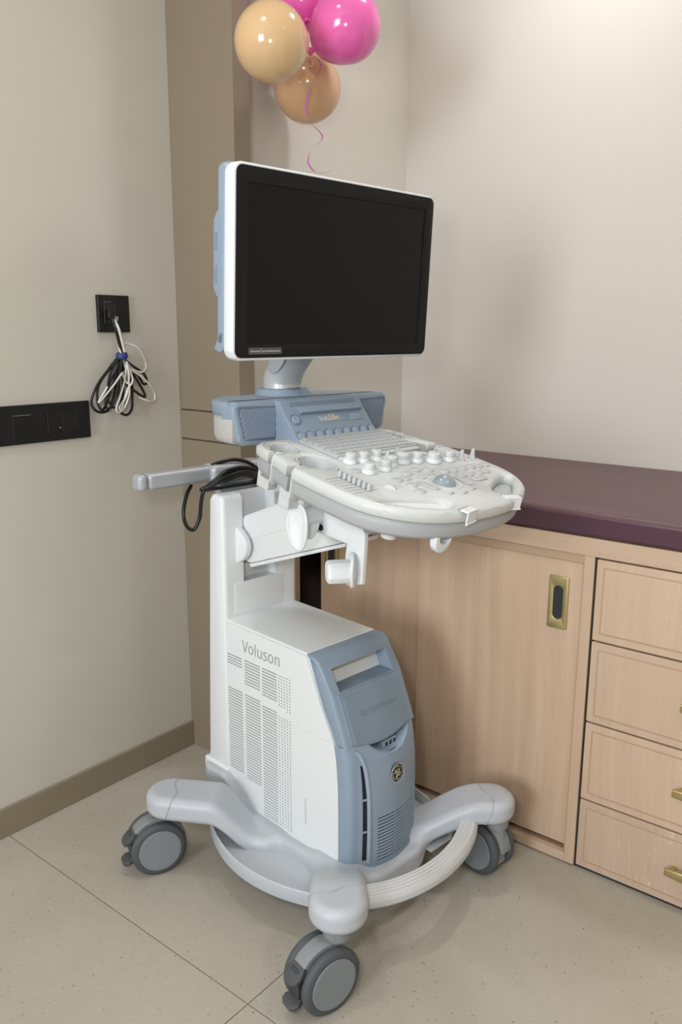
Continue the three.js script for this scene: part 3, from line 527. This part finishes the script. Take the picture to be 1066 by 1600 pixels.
// rear push handle
{
  const h = add('push_handle', [box(-0.369, -0.333, 0.862, 0.899, 0.050, 0.232, 0.011), box(-0.369, -0.333, 0.862, 0.899, -0.232, -0.070, 0.011), box(-0.372, -0.318, 0.858, 0.902, -0.085, 0.072, 0.014), box(-0.345, -0.290, 0.790, 0.838, -0.050, 0.050, 0.008), box(-0.350, -0.330, 0.800, 0.872, -0.050, 0.050, 0.008)], silverPl, M);
  for (const s of [1, -1]) add('end_cap', box(-0.3695, -0.3325, 0.8615, 0.8995, s > 0 ? 0.233 : -0.256, s > 0 ? 0.256 : -0.233, 0.011), silverPl, h);
}

// control panel, tilted towards the user (local x down the slope, y out of the panel, z to the left)
const CP = [];
{
  const c0 = 0.018, half = [[-0.305, 0.212], [-0.165, 0.219], [-0.09, 0.219], [-0.02, 0.216], [0.015, 0.207], [0.045, 0.190], [0.072, 0.166], [0.095, 0.132], [0.110, 0.092], [0.119, 0.048], [0.122, 0]];
  const fr = new THREE.CatmullRomCurve3(half.slice(1).map(([s, w]) => V3(s, w, 0)), false, 'centripetal').getPoints(40).map((p) => [p.x, p.y]);
  // outline with two open probe bays per side; w is the distance from the centre line
  const bay = (sc, wc, rs, rw, s0, s1) => { // from outside, around the bay, back outside (walked with s increasing)
    const wE = (q) => 0.2165 - 0.028 * sstep(-0.155, -0.30, q); const pts = [[s0, wE(s0)]]; const a0 = Math.atan2((Math.sqrt(Math.max(0, 1 - ((s0 - sc) / rs) ** 2))) , (s0 - sc) / rs), a1 = Math.atan2(Math.sqrt(Math.max(0, 1 - ((s1 - sc) / rs) ** 2)), (s1 - sc) / rs);
    for (let i = 0; i <= 24; i++) { const a = a0 + (a1 + 2 * Math.PI - a0) * i / 24; pts.push([sc + rs * Math.cos(a), wc + rw * Math.sin(a)]); }
    pts.push([s1, wE(s1)]); return pts;
  };
  const b1 = bay(-0.262, 0.150, 0.028, 0.030, -0.252, -0.238), b2 = bay(-0.172, 0.148, 0.044, 0.034, -0.180, -0.164);
  const L = [[-0.312, 0.0], [-0.312, 0.166], [-0.302, 0.183], [-0.290, 0.1885], ...b1, [-0.220, 0.203], ...b2, [-0.150, 0.2185], ...fr.slice(4)];
  const toShape = (ins = 0) => poly([...L.map(([s, w]) => [s > 0 ? s - ins * s / 0.122 : s, -(c0 + Math.max(0, w - ins))]), ...L.slice().reverse().map(([s, w]) => [s > 0 ? s - ins * s / 0.122 : s, -(c0 - Math.max(0, w - ins))])].filter((p, i, a) => i === 0 || Math.hypot(p[0] - a[i - 1][0], p[1] - a[i - 1][1]) > 1e-5));
  const deckShape = toShape();
  const hole = new THREE.Path(); { const hs = [[0.062, -0.057], [0.036, -0.098], [0.020, -0.135], [0.017, -0.158], [0.032, -0.163], [0.050, -0.142], [0.076, -0.104], [0.089, -0.070], [0.080, -0.054]]; const cv = new THREE.CatmullRomCurve3(hs.map(([a, b]) => V3(a, -b, 0)), true).getPoints(50); cv.pop(); hole.setFromPoints(cv.map((p) => V2(p.x, p.y))); }
  const hole2 = new THREE.Path(); { const hs = [[0.062, -0.057], [0.036, -0.098], [0.020, -0.135], [0.017, -0.158], [0.032, -0.163], [0.050, -0.142], [0.076, -0.104], [0.089, -0.070], [0.080, -0.054]]; const cv = new THREE.CatmullRomCurve3(hs.map(([a, b]) => V3(a, -(2 * 0.018 - b) - 0.0, 0)), true).getPoints(50); cv.pop(); hole2.setFromPoints(cv.map((p) => V2(p.x, p.y))); }
  deckShape.holes.push(hole, hole2);
  const panel = new THREE.Group();
  const deck = add('control_panel', toUp(ext(deckShape, -0.024, 0, 0.0085, 6)), mat(0xc8cac7, 0.45), M);
  deck.position.set(0.283, 0.934, -0.006); deck.rotation.z = -11.5 * Math.PI / 180;
  const lower = toShape(0.006);
  add('lower_shell', toUp(ext(lower, -0.056, -0.020, 0.014, 5)), greyDeck, deck);
  add('inner_tray', toUp(ext(poly([[-0.20, -0.11], [0.02, -0.11], [0.05, -0.05], [0.05, 0.03], [0.02, 0.075], [-0.20, 0.075]]), -0.075, -0.05, 0.008)), greyDeck, deck);
  // hand-rest hollow: the left grip hole has a floor
  for (const [q, s] of [[hole2, 1], [hole, -1]]) { const pts = q.getPoints(50); add(s > 0 ? 'palm_hollow' : 'grip_liner', toUp(ext(new THREE.Shape(pts.map((p) => V2(p.x, p.y))), s > 0 ? -0.022 : -0.0235, s > 0 ? -0.0085 : -0.0190)), s > 0 ? white : silver, deck); }
  // probe bay liners
  for (const s of [1, -1]) for (const [sc, wc, rs, rw, gap] of [[-0.262, 0.150, 0.028, 0.030, [0.9, 1.9]], [-0.172, 0.148, 0.044, 0.034, [1.2, 1.95]]]) {
    const sh = new THREE.Shape(), N = 40, a0 = 1.95, a1 = 2 * Math.PI + 1.2, o = [], inn = [];
    for (let i = 0; i <= N; i++) { const a = a0 + (a1 - a0) * i / N; o.push([sc + (rs + 0.0) * Math.cos(a), wc + rw * Math.sin(a)]); inn.push([sc + (rs - 0.003) * Math.cos(a), wc + (rw - 0.003) * Math.sin(a)]); }
    add('probe_bay', toUp(ext(poly([...o, ...inn.reverse()].map(([x, w]) => [x, -(c0 + s * w)])), -0.062, -0.002)), greyPale, deck);
    const edge = sc > -0.2 ? [-0.181, -0.163] : [-0.253, -0.237];
    for (const e of edge.slice(1)) { const q = 1; add('bay_lip', ext(rrect(0.036, 0.062, 0.014, -(c0 + s * (sc > -0.2 ? 0.198 : 0.182)), -0.031), -0.0016, 0.0016, 0.0010).rotateY(Math.PI / 2).translate(e + q * 0.0002, 0.002, 0), greyPale, deck); }
  }
  for (const s of [1]) { // hooks under the rear bays
    add('bay_hook', [box(-0.300, -0.266, -0.085, -0.048, c0 + 0.150, c0 + 0.176, 0.004), box(-0.215, -0.186, -0.092, -0.048, c0 + 0.166, c0 + 0.194, 0.004)], greyPale, deck);
  }
  // keyboard
  const kb = add('keyboard', [toUp(ext(rrect(0.112, 0.236, 0.006, -0.230, 0.002), 0, 0.006, 0.002))], keyMat, M); kb.position.copy(deck.position); kb.rotation.copy(deck.rotation);
  add('keyboard_ledge', toUp(ext(rrect(0.012, 0.226, 0.004, -0.166, -0.002), 0, 0.005, 0.002)), greyPale, deck);
  const rowsK = [15, 15, 14, 14, 13, 9];
  rowsK.forEach((n, r) => {
    const s = -0.2735 + r * 0.0172, W = 0.222; let z = 0.1095 + (-0.0), ws = Array(n).fill(1); if (r === 5) ws = [1.3, 1, 1.2, 5.2, 1.2, 1, 1, 1, 1]; if (r === 2) ws[0] = 1.4; if (r === 3) { ws[0] = 1.8; ws[n - 1] = 1.6; } if (r === 4) { ws[0] = 2.2; ws[n - 1] = 2; }
    const tot = ws.reduce((a, b) => a + b, 0);
    for (const w of ws) { const d = W * w / tot; const hk = r === 0 ? 0.5 : 1; add('key', new RoundedBoxGeometry(0.0142, 0.0032, d - 0.0022, 2, 0.0010).translate(s, 0.0072, z - d / 2), keyMat, kb); z -= d; }
  });
  // rotary knobs
  const kn = (r, h, cap) => ({ skirt: new THREE.LatheGeometry([V2(1e-4, 0), V2(r * 1.06, 0), V2(r * 1.10, 0.0012), V2(r * 1.02, h * 0.38), V2(r * 0.92, h * 0.45), V2(1e-4, h * 0.45)], 36), cap: new THREE.LatheGeometry([V2(r * 0.92, h * 0.42), V2(r * 0.86, h * 0.86), V2(r * 0.76, h * 0.97), V2(r * 0.6, h), V2(1e-4, h)], 36) });
  const kA = kn(0.0120, 0.020), kB = kn(0.0150, 0.020);
  const knobs = [[-0.147, 0.107], [-0.144, 0.076], [-0.144, 0.041], [-0.106, 0.038], [-0.113, -0.001], [-0.105, -0.035], [-0.093, -0.071], [-0.087, -0.112], [-0.093, 0.071], [-0.091, 0.115]];
  knobs.forEach(([s, v], i) => { const g = i === 4 || i === 6 ? kB : kA; const k = add('rotary_knob', g.skirt, white, deck); k.position.set(s, 0, v); CP.push(k); const c = add('knob_cap', g.cap, greyPale, deck); c.position.set(s, 0, v); });
  const finG = (() => { const sh = new THREE.Shape(); sh.moveTo(-0.009, 0); sh.quadraticCurveTo(-0.004, 0.004, -0.0035, 0.019); sh.quadraticCurveTo(0, 0.024, 0.0035, 0.019); sh.quadraticCurveTo(0.004, 0.004, 0.009, 0); return ext(sh, -0.0035, 0.0035, 0.0015); })();
  for (const [s, v, r] of [[-0.080, -0.144, 0.5], [-0.077, -0.177, 0.5], [-0.130, 0.024, 0.6], [-0.136, -0.010, 0.6]]) { const k = add('toggle_lever', finG, btnMat, deck); k.position.set(s, 0.0005, v); k.rotation.y = r; }
  const dome = (r, h) => new THREE.LatheGeometry([V2(r, 0), V2(r, h * 0.6), V2(r * 0.92, h * 0.95), V2(r * 0.6, h * 1.05), V2(1e-4, h * 1.08)], 28);
  const b0 = dome(0.0112, 0.0032), ring = new THREE.TorusGeometry(0.0122, 0.0010, 6, 30).rotateX(Math.PI / 2);
  const btn = [[-0.137, -0.050], [-0.136, -0.073], [-0.135, -0.095], [-0.107, 0.131], [-0.060, 0.044], [-0.070, 0.009], [-0.061, -0.019], [-0.041, -0.043], [-0.040, -0.067], [-0.041, 0.093], [-0.042, 0.069], [-0.012, 0.086], [0.017, 0.097], [-0.040, -0.096], [-0.040, -0.123], [-0.038, -0.145], [-0.037, -0.166], [-0.012, -0.058], [-0.011, -0.080], [-0.010, -0.110], [-0.011, -0.133], [-0.109, -0.122], [-0.103, -0.163]];
  for (const [s, v] of btn) { const k = add('button', b0, btnMat, deck); k.position.set(s, 0, v); k.scale.set(0.92, 1, 0.98); }
  const capsule = (len, w, h = 0.0028) => toUp(ext(rrect(len, w, w / 2 - 1e-4), 0, h, 0.001));
  const cap = (nm, len, w, s, v, a, m = btnMat) => { const k = add(nm, capsule(len, w), m, deck); k.position.set(s, 0, v); k.rotation.y = a; };
  cap('menu_button', 0.017, 0.040, 0.015, -0.079, 0);
  for (const [s, v] of [[0.047, 0.048], [0.055, 0.018], [0.047, -0.017]]) cap('indicator_button', 0.006, 0.016, s, v, 0.15);
  cap('trackball_key', 0.046, 0.017, 0.002, 0.058, 0.12); cap('trackball_key', 0.044, 0.016, 0.009, -0.036, -0.12); cap('trackball_key', 0.016, 0.050, -0.037, 0.014, 0.1);
  // trackball
  const bowl = add('trackball_ring', new THREE.LatheGeometry([V2(0.034, 0), V2(0.033, 0.0025), V2(0.028, 0.0018), V2(0.0225, -0.004)], 48), greyPale, deck); bowl.position.set(0.003, 0, 0.012); bowl.material.side = THREE.DoubleSide;
  const tb = add('trackball', new THREE.SphereGeometry(0.0240, 40, 24), mat(0x8d999f, 0.12, { clearcoat: 1, clearcoatRoughness: 0.05 }), deck); tb.position.set(0.003, -0.008, 0.012);
  // gain sliders
  for (let k = 0; k < 7; k++) {
    const s = -0.095 + k * 0.0118, v = 0.186;
    const sl = add('slider_slot', box(-0.0009, 0.0009, 0, 0.0006, -0.024, 0.030), greyDeck, deck); sl.position.set(s + 0.001, 0, v + 0.004);
    const kb2 = add('slider_knob', new RoundedBoxGeometry(0.0072, 0.012, 0.009, 2, 0.002).translate(0, 0.006, 0), btnMat, deck); kb2.position.set(s + 0.001, 0, v - 0.002);
  }
  const th = add('thumb_wheel', new THREE.CylinderGeometry(0.014, 0.014, 0.010, 36).rotateX(Math.PI / 2), greyPale, deck); th.position.set(-0.018, -0.0065, 0.138); th.rotation.y = 0.5;
  // cord clips over the front lip, with a hook below
  for (const [s, v, a] of [[0.116, 0.085, -0.15], [0.108, -0.052, 0.32]]) {
    const cl = add('cord_clip', [box(-0.014, 0.0030, -0.001, 0.0016, -0.0165, 0.0165, 0.0008), box(0.0003, 0.0030, -0.020, 0.0014, -0.0165, 0.0165, 0.0010), new THREE.CylinderGeometry(0.0016, 0.0016, 0.034, 12).rotateX(Math.PI / 2).translate(0.003, -0.020, 0)], white, deck);
    cl.position.set(s + 0.004, 0, v); cl.rotation.y = -a;
    add('clip_slot', box(-0.0165, -0.0145, 0.0012, 0.0032, -0.017, 0.017), greyDeck, cl).removeFromParent();
    const sl = add('clip_slot', box(-0.0180, -0.0150, -0.0005, 0.0010, -0.018, 0.018), greyDeck, deck); sl.position.copy(cl.position); sl.rotation.y = -a;
  }
  { const sh = new THREE.Shape(); sh.moveTo(-0.022, 0.012); sh.bezierCurveTo(-0.024, -0.020, 0.004, -0.030, 0.020, -0.006); sh.lineTo(0.022, 0.006); sh.bezierCurveTo(0.004, -0.012, -0.010, -0.004, -0.012, 0.012);
    const k = add('cord_hook', ext(sh, -0.007, 0.007, 0.002).rotateY(Math.PI / 2), white, deck); k.position.set(0.088, -0.062, 0.110); }
  add('gel_plug', new THREE.CylinderGeometry(0.016, 0.014, 0.018, 28), greyPale, deck).position.set(0.020, -0.062, 0.165);
}

// console bar with loudspeakers, tilted front slab and badge
{
  const yx = (y) => y;
  const wing = new THREE.Shape(); // front view: x = -z (so mirrored), y
  const W = [[-0.217, 1.046], [-0.216, 1.060], [-0.205, 1.068], [0.205, 1.068], [0.216, 1.060], [0.217, 1.046], [0.203, 0.992], [0.192, 0.984], [-0.192, 0.984], [-0.203, 0.992]];
  const con = add('speaker_console', facing(ext(poly(W), -0.098, -0.055, 0.006, 4)), blue, M);
  const topShape = [[-0.217, -0.088], [-0.209, -0.130], [-0.185, -0.165], [-0.13, -0.203], [0.13, -0.203], [0.185, -0.165], [0.209, -0.130], [0.217, -0.088], [0.215, -0.075], [-0.215, -0.075]];
  add('top_cover', toUp(ext(poly(topShape.map(([z, x]) => [x, -z])), 1.040, 1.068, 0.006, 4)), blue, con);
  add('lower_tub', toUp(ext(poly([[-0.215, -0.062], [-0.215, -0.088], [-0.207, -0.128], [-0.183, -0.163], [-0.128, -0.201], [0.128, -0.201], [0.183, -0.163], [0.207, -0.128], [0.215, -0.088], [0.215, -0.062]].map(([z, x]) => [x, -z])), 0.986, 1.046, 0.016, 5)), mat(0xb4b5b0, 0.5), con);
  // the slab that slopes down to the keyboard
  const sl = add('front_slab', (() => {
    const up = V3(-0.045, 1.0665, 0.114), lo = V3(0.016, 0.986, 0.113); return ext(poly([[lo.x, lo.y], [up.x, up.y], [-0.08, 1.0665], [-0.08, 0.984]]), -0.114, 0.114, 0.003, 3);
  })(), blue, M);
  const ang = Math.atan2(0.061, 0.0805), L = Math.hypot(0.061, 0.0805);
  const onSlab = (g, d = 0) => facing(g).rotateZ(ang).translate(-0.045 + d * Math.cos(ang), 1.0665 + d * Math.sin(ang), 0);  // y 0..-L, x = -z
  add('ledge', onSlab(ext(poly([[-0.092, -0.022], [0.096, -0.022], [0.096, -0.036], [-0.078, -0.036]]), -0.004, 0.012, 0.003)).translate(0, 0, 0), blue, sl);
  add('slab_hollow', onSlab(ext(rrect(0.184, 0.016, 0.004, 0.002, -0.014), -0.001, 0.0006, 0.0003)), blueDark, sl);
  add('reader_cover', onSlab(ext(rrect(0.032, 0.015, 0.002, 0.076, -0.050), -0.001, 0.0022, 0.0008)), blue, sl);
  const cream2 = mat(0xd8d5c6, 0.28, { metalness: 0.6 });
  const t1 = textGeo('Voluson', 0.0115, 0.0014, fontB, 0.90), t2 = textGeo('E8', 0.0122, 0.0014, fontB, 1.0);
  t1.translate(-0.030, -0.0545, 0.0006); t2.translate(-0.030 + t1.boundingBox.max.x + 0.0018, -0.0535, 0.0006);
  const plate = add('badge', onSlab(ext(rrect(0.086, 0.0165, 0.003, 0.0085, -0.0490), 0, 0.0010, 0.0004)), mat(0x8496a6, 0.45), M);
  add('badge_lettering', [onSlab(t1.clone()), onSlab(t2.clone())], cream2, plate);
  const kb = (x, y, r) => { const k = add('round_button', onSlab(new THREE.LatheGeometry([V2(r, 0), V2(r * 0.97, 0.003), V2(r * 0.8, 0.0042), V2(1e-4, 0.0034)], 28).rotateX(Math.PI / 2).translate(x, y, 0)), mat(0x8fa0b3, 0.35), sl); add('button_ring', onSlab(new THREE.TorusGeometry(r * 1.18, 0.0011, 8, 30).translate(x, y, 0.0008)), blueDark, sl); return k; };
  for (let k = 0; k < 9; k++) kb(-0.100 + k * 0.0252, -0.083, 0.0082);
  kb(-0.094, -0.046, 0.0100);
  // loudspeaker grilles
  for (const s of [1, -1]) {
    const g = [[0.114, 1.0565], [0.205, 1.0600], [0.2085, 1.056], [0.194, 0.999], [0.190, 0.994], [0.116, 0.9905], [0.112, 0.995], [0.111, 1.053]];
    const gp = add('speaker_grille', facing(ext(poly(g.map(([z, y]) => [-z * s, y])), -0.0555, -0.0535, 0.0006)), mat(0x66717e, 0.5), M);
    const slant = 0.18;
    for (let k = 0; k < 30; k++) {
      const z = 0.116 + k * 0.0046, a = []; let y0 = 0.9965, y1 = 1.0545; // slanting ribs clipped to the grille outline
      const zb = z, zt = z + (y1 - y0) * -0.26; const clip = (zz) => 0.999 + (zz - 0.192) * (1.056 - 0.999) / (0.206 - 0.192);
      let ya = y0, yb = y1; const zat = (y) => z - 0.26 * (y - y0);
      for (let i = 0; i < 40; i++) { const y = y0 + (y1 - y0) * i / 39, zz = zat(y); if (zz > 0.115 && zz < 0.205 && (zz < 0.190 || y > clip(zz) + 0.002)) a.push(y); }
      if (a.length < 6) continue; ya = a[0]; yb = a[a.length - 1]; const w = 0.0012;
      add('rib', facing(ext(poly([[-s * (zat(ya) - w), ya], [-s * (zat(ya) + w), ya], [-s * (zat(yb) + w), yb], [-s * (zat(yb) - w), yb]]), -0.0540, -0.0520)), mat(0x8f9db0, 0.45), gp);
    }
  }
  add('neck_flange', new THREE.LatheGeometry([V2(0.063, 1.060), V2(0.0615, 1.067), V2(0.054, 1.079), V2(0.0525, 1.082), V2(1e-4, 1.082)], 48).translate(-0.160, 0, 0), blue, con);
  add('panel_bridge', [box(-0.10, 0.02, 0.955, 0.990, -0.10, 0.10, 0.006), box(-0.05, 0.09, 0.885, 0.965, -0.055, 0.060, 0.01)], greyDeck, con);
}

// monitor arm and monitor
{
  const path = new THREE.CatmullRomCurve3([V3(-0.162, 1.081, 0), V3(-0.161, 1.098, 0), V3(-0.148, 1.122, 0), V3(-0.118, 1.152, 0), V3(-0.080, 1.195, 0), V3(-0.055, 1.26, 0)], false, 'centripetal');
  const n = 40, m = 36; // oval section sweeping forward
  const neck = add('monitor_arm', grid(m, n, (i, j) => {
    const t = j / n, p = path.getPoint(t), d = path.getTangent(t), a = 2 * Math.PI * i / m, nx = V3(d.y, -d.x, 0), k = sstep(0.15, 0.6, t), ru = 0.040 * (1 - k) + 0.029 * k, rv = 0.041 * (1 - k) + 0.043 * k;
    const e = 0.85, c = Math.cos(a), s = Math.sin(a), q = Math.pow(Math.pow(Math.abs(c), 2 / e) + Math.pow(Math.abs(s), 2 / e), -e / 2 * 0.2);
    return [p.x + nx.x * ru * c * q, p.y + nx.y * ru * c * q, rv * s * q];
  }, null, true), silver, M);
  add('arm_inset', ext((() => { const s = new THREE.Shape(); s.absellipse(0, 0, 0.036, 0.0185, 0, Math.PI * 2); return s; })(), 0, 0.003, 0.001).rotateZ(0.80).translate(-0.128, 1.142, 0.0415), silverPl, neck);
  add('swivel_gap', new THREE.CylinderGeometry(0.0405, 0.0405, 0.003, 40).translate(-0.162, 1.0815, 0), mat(0x33363a, 0.6), neck);
  // monitor, built upright around its own centre and tipped 3 degrees
  const w = 0.538, h = 0.334;
  const mon = add('monitor', facing(ext(rrect(w, h, 0.020), -0.027, 0, 0.0045, 5)), white, M);
  mon.position.set(0.011, 1.3145, -0.008); mon.rotation.z = -3 * Math.PI / 180;
  add('back_cover', [facing(ext(rrect(w - 0.004, h - 0.012, 0.016, 0, 0.008), -0.050, -0.0255, 0.007, 4)), facing(ext(rrect(0.30, 0.22, 0.03, 0, -0.01), -0.075, -0.045, 0.012, 4))], blue, mon);
  add('side_pod', ext(poly([[-0.058, 0.072], [-0.050, 0.086], [-0.040, 0.092], [-0.040, -0.062], [-0.050, -0.055], [-0.058, -0.042]]), w / 2 - 0.035, w / 2 - 0.0005, 0.003), blue, mon);
  for (const y of [0.034, -0.022]) add('side_button', box(-0.052, -0.046, y - 0.012, y + 0.018, w / 2 - 0.002, w / 2 + 0.0008, 0.0008), blueDark, mon);
  add('corner_foot', ext(poly([[-0.058, -0.150], [-0.040, -0.118], [-0.024, -0.116], [-0.024, -0.143], [-0.040, -0.155]]), w / 2 - 0.05, w / 2 - 0.002, 0.003), blue, mon);
  const fr = rrect(w - 0.009, h - 0.010, 0.014); fr.holes.push(rrect(w - 0.060, h - 0.060, 0.003, 0, -0.001, THREE.Path));
  add('bezel', facing(ext(fr, 0.0002, 0.0026, 0.0010)), bezelMat, mon);
  add('screen', facing(ext(rrect(w - 0.058, h - 0.058, 0.003, 0, -0.001), -0.002, 0.0006)), screenMat, mon);
  const lab = canvasTex(512, 80, (c, W, Hh) => { c.fillStyle = '#4c4b48'; c.fillRect(0, 0, W, Hh); c.strokeStyle = '#6d6c68'; c.lineWidth = 4; c.strokeRect(3, 3, W - 6, Hh - 6); c.fillStyle = '#c9c8c2'; c.font = '600 38px sans-serif'; c.textBaseline = 'middle'; c.fillText('Voluson', 22, 42); c.fillRect(178, 8, 3, 64); c.fillText('Core Architecture', 190, 42, 306); });
  const lm = add('label_plate', facing(ext(rrect(0.0785, 0.0118, 0.001), 0.0020, 0.0030)).translate(0, -h / 2 + 0.0175, w / 2 - 0.074), mat(0x4c4b48, 0.5), mon);
  add('label_print', facing(new THREE.PlaneGeometry(0.0775, 0.0108)).translate(0.0032, -h / 2 + 0.0175, w / 2 - 0.074), mat(0xffffff, 0.5, { map: lab }), mon);
}

// bracket beneath the panel with cable hooks
{
  const br = add('hook_bracket', [ext(poly([[0.000, 0.868], [0.020, 0.884], [0.190, 0.850], [0.196, 0.842], [0.196, 0.826], [0.190, 0.745], [0.150, 0.735], [0.146, 0.790], [0.150, 0.815], [0.080, 0.822], [0.030, 0.825]]), 0.108, 0.120, 0.003), box(0.02, 0.12, 0.846, 0.882, 0.030, 0.112, 0.004)], white, M);
  add('bracket_hole', new THREE.CylinderGeometry(0.0065, 0.0065, 0.002, 20).rotateX(Math.PI / 2).translate(0.082, 0.835, 0.1205), black, br);
  // a saddle hook: core reaching out to an upturned, rounded end flange
  const flange = (w, h2) => { const s = new THREE.Shape(); s.moveTo(-w * 0.5, h2 * 0.3); s.bezierCurveTo(-w * 0.5, h2 * 0.62, w * 0.30, h2 * 0.62, w * 0.5, h2 * 0.22); s.bezierCurveTo(w * 0.55, -h2 * 0.15, w * 0.28, -h2 * 0.5, 0, -h2 * 0.5); s.bezierCurveTo(-w * 0.30, -h2 * 0.5, -w * 0.52, -h2 * 0.1, -w * 0.5, h2 * 0.3); return s; };
  const core = (l) => new THREE.CylinderGeometry(0.013, 0.015, l, 28).rotateX(Math.PI / 2);
  const petal = (w, h2) => { // dished, rounded plate
    const N = 20; return grid(N, N, (i, j) => { const a = i / N * 2 - 1, b = j / N * 2 - 1, x = a * Math.sqrt(1 - b * b / 2), y = b * Math.sqrt(1 - a * a / 2), taper = 1 - 0.22 * (1 - y) * 0.5; return [x * w * taper, y * h2, 0.010 * (x * x + 0.5 * y * y)]; });
  };
  const thick = (g, t) => { const k = g.clone().translate(0, 0, -t), p = g.attributes.position, N = 20, rim = []; const ids = []; for (let i = 0; i < N; i++) ids.push(i); for (let i = 0; i < N; i++) ids.push(i * (N + 1) + N); for (let i = N; i > 0; i--) ids.push(N * (N + 1) + i); for (let i = N; i > 0; i--) ids.push(i * (N + 1)); 
    const ring = ids.map((q) => [p.getX(q), p.getY(q), p.getZ(q) - t / 2]); return [g, k, tube(ring, t / 2 * 1.15, 120, true)]; };
  const h1 = add('cable_hook', [...thick(petal(0.026, 0.042).translate(0, -0.010, 0.058), 0.006), ...thick(petal(0.022, 0.034).rotateY(Math.PI).translate(-0.012, -0.006, 0.026), 0.005), core(0.060).scale(1.1, 1.25, 1).translate(0.0, 0.008, 0.030)], white, br);
  h1.position.set(0.075, 0.854, 0.116); h1.rotation.y = 0.10;
  const h3 = add('cable_hook', [...thick(petal(0.025, 0.030).translate(0, 0, 0.006), 0.007), ext(rrect(0.042, 0.042, 0.016, -0.002, -0.002), 0.002, 0.056, 0.007, 5)], white, br);
  h3.position.set(0.176, 0.770, 0.120); h3.rotation.y = -0.62;
}

// coiled power cord hung on the handle
{
  const c = new THREE.Group(); c.name = numbered('power_cord'); scene.add(c);
  c.position.copy(M.position); c.rotation.copy(M.rotation); c.position.add(V3(-0.30, 0.866, 0.03).applyEuler(M.rotation));
  tag(c, 'black power cord coiled over the rear handle of the ultrasound machine', 'power cord');
  const W = (pts) => pts.map(([x, y, z]) => [x + 0.30, y - 0.866, z - 0.03]);
  for (let k = 0; k < 5; k++) {
    const d = k * 0.0065 - 0.004, e = (k % 3) * 0.005 + (k % 2) * 0.003;
    add('coil_loop', tube(W([[-0.305 + e, 0.856 + d * 0.2, 0.114 - d], [-0.290 + e, 0.868 + d * 0.9, 0.096 - d], [-0.284 + e, 0.876 + d * 0.9, 0.060], [-0.284 + e, 0.882 + d * 0.7, 0.020], [-0.288 + e, 0.872 + d * 0.6, -0.020], [-0.298, 0.855 + d * 0.2, -0.052 + d], [-0.309 - e * 0.3, 0.852, -0.020], [-0.311 - e * 0.3, 0.852, 0.040], [-0.311, 0.851, 0.090 - d]]), 0.0043, 90, true), cableBlack, c);
  }
  add('hanging_loop', tube(W([[-0.351, 0.8575, 0.112], [-0.342, 0.842, 0.130], [-0.330, 0.802, 0.150], [-0.326, 0.772, 0.145], [-0.322, 0.762, 0.131], [-0.316, 0.785, 0.118], [-0.310, 0.822, 0.116], [-0.303, 0.850, 0.113], [-0.296, 0.868, 0.098], [-0.286, 0.884, 0.062]]), 0.0043, 90), cableBlack, c);
  add('crossing_loop', tube(W([[-0.338, 0.900, 0.064], [-0.330, 0.9065, 0.040], [-0.325, 0.9085, 0.005], [-0.318, 0.898, -0.030], [-0.308, 0.875, -0.055], [-0.300, 0.856, -0.060], [-0.290, 0.866, -0.030], [-0.280, 0.892, 0.010]]), 0.0043, 80), cableBlack, c);
}
renderer.render(scene, camera);
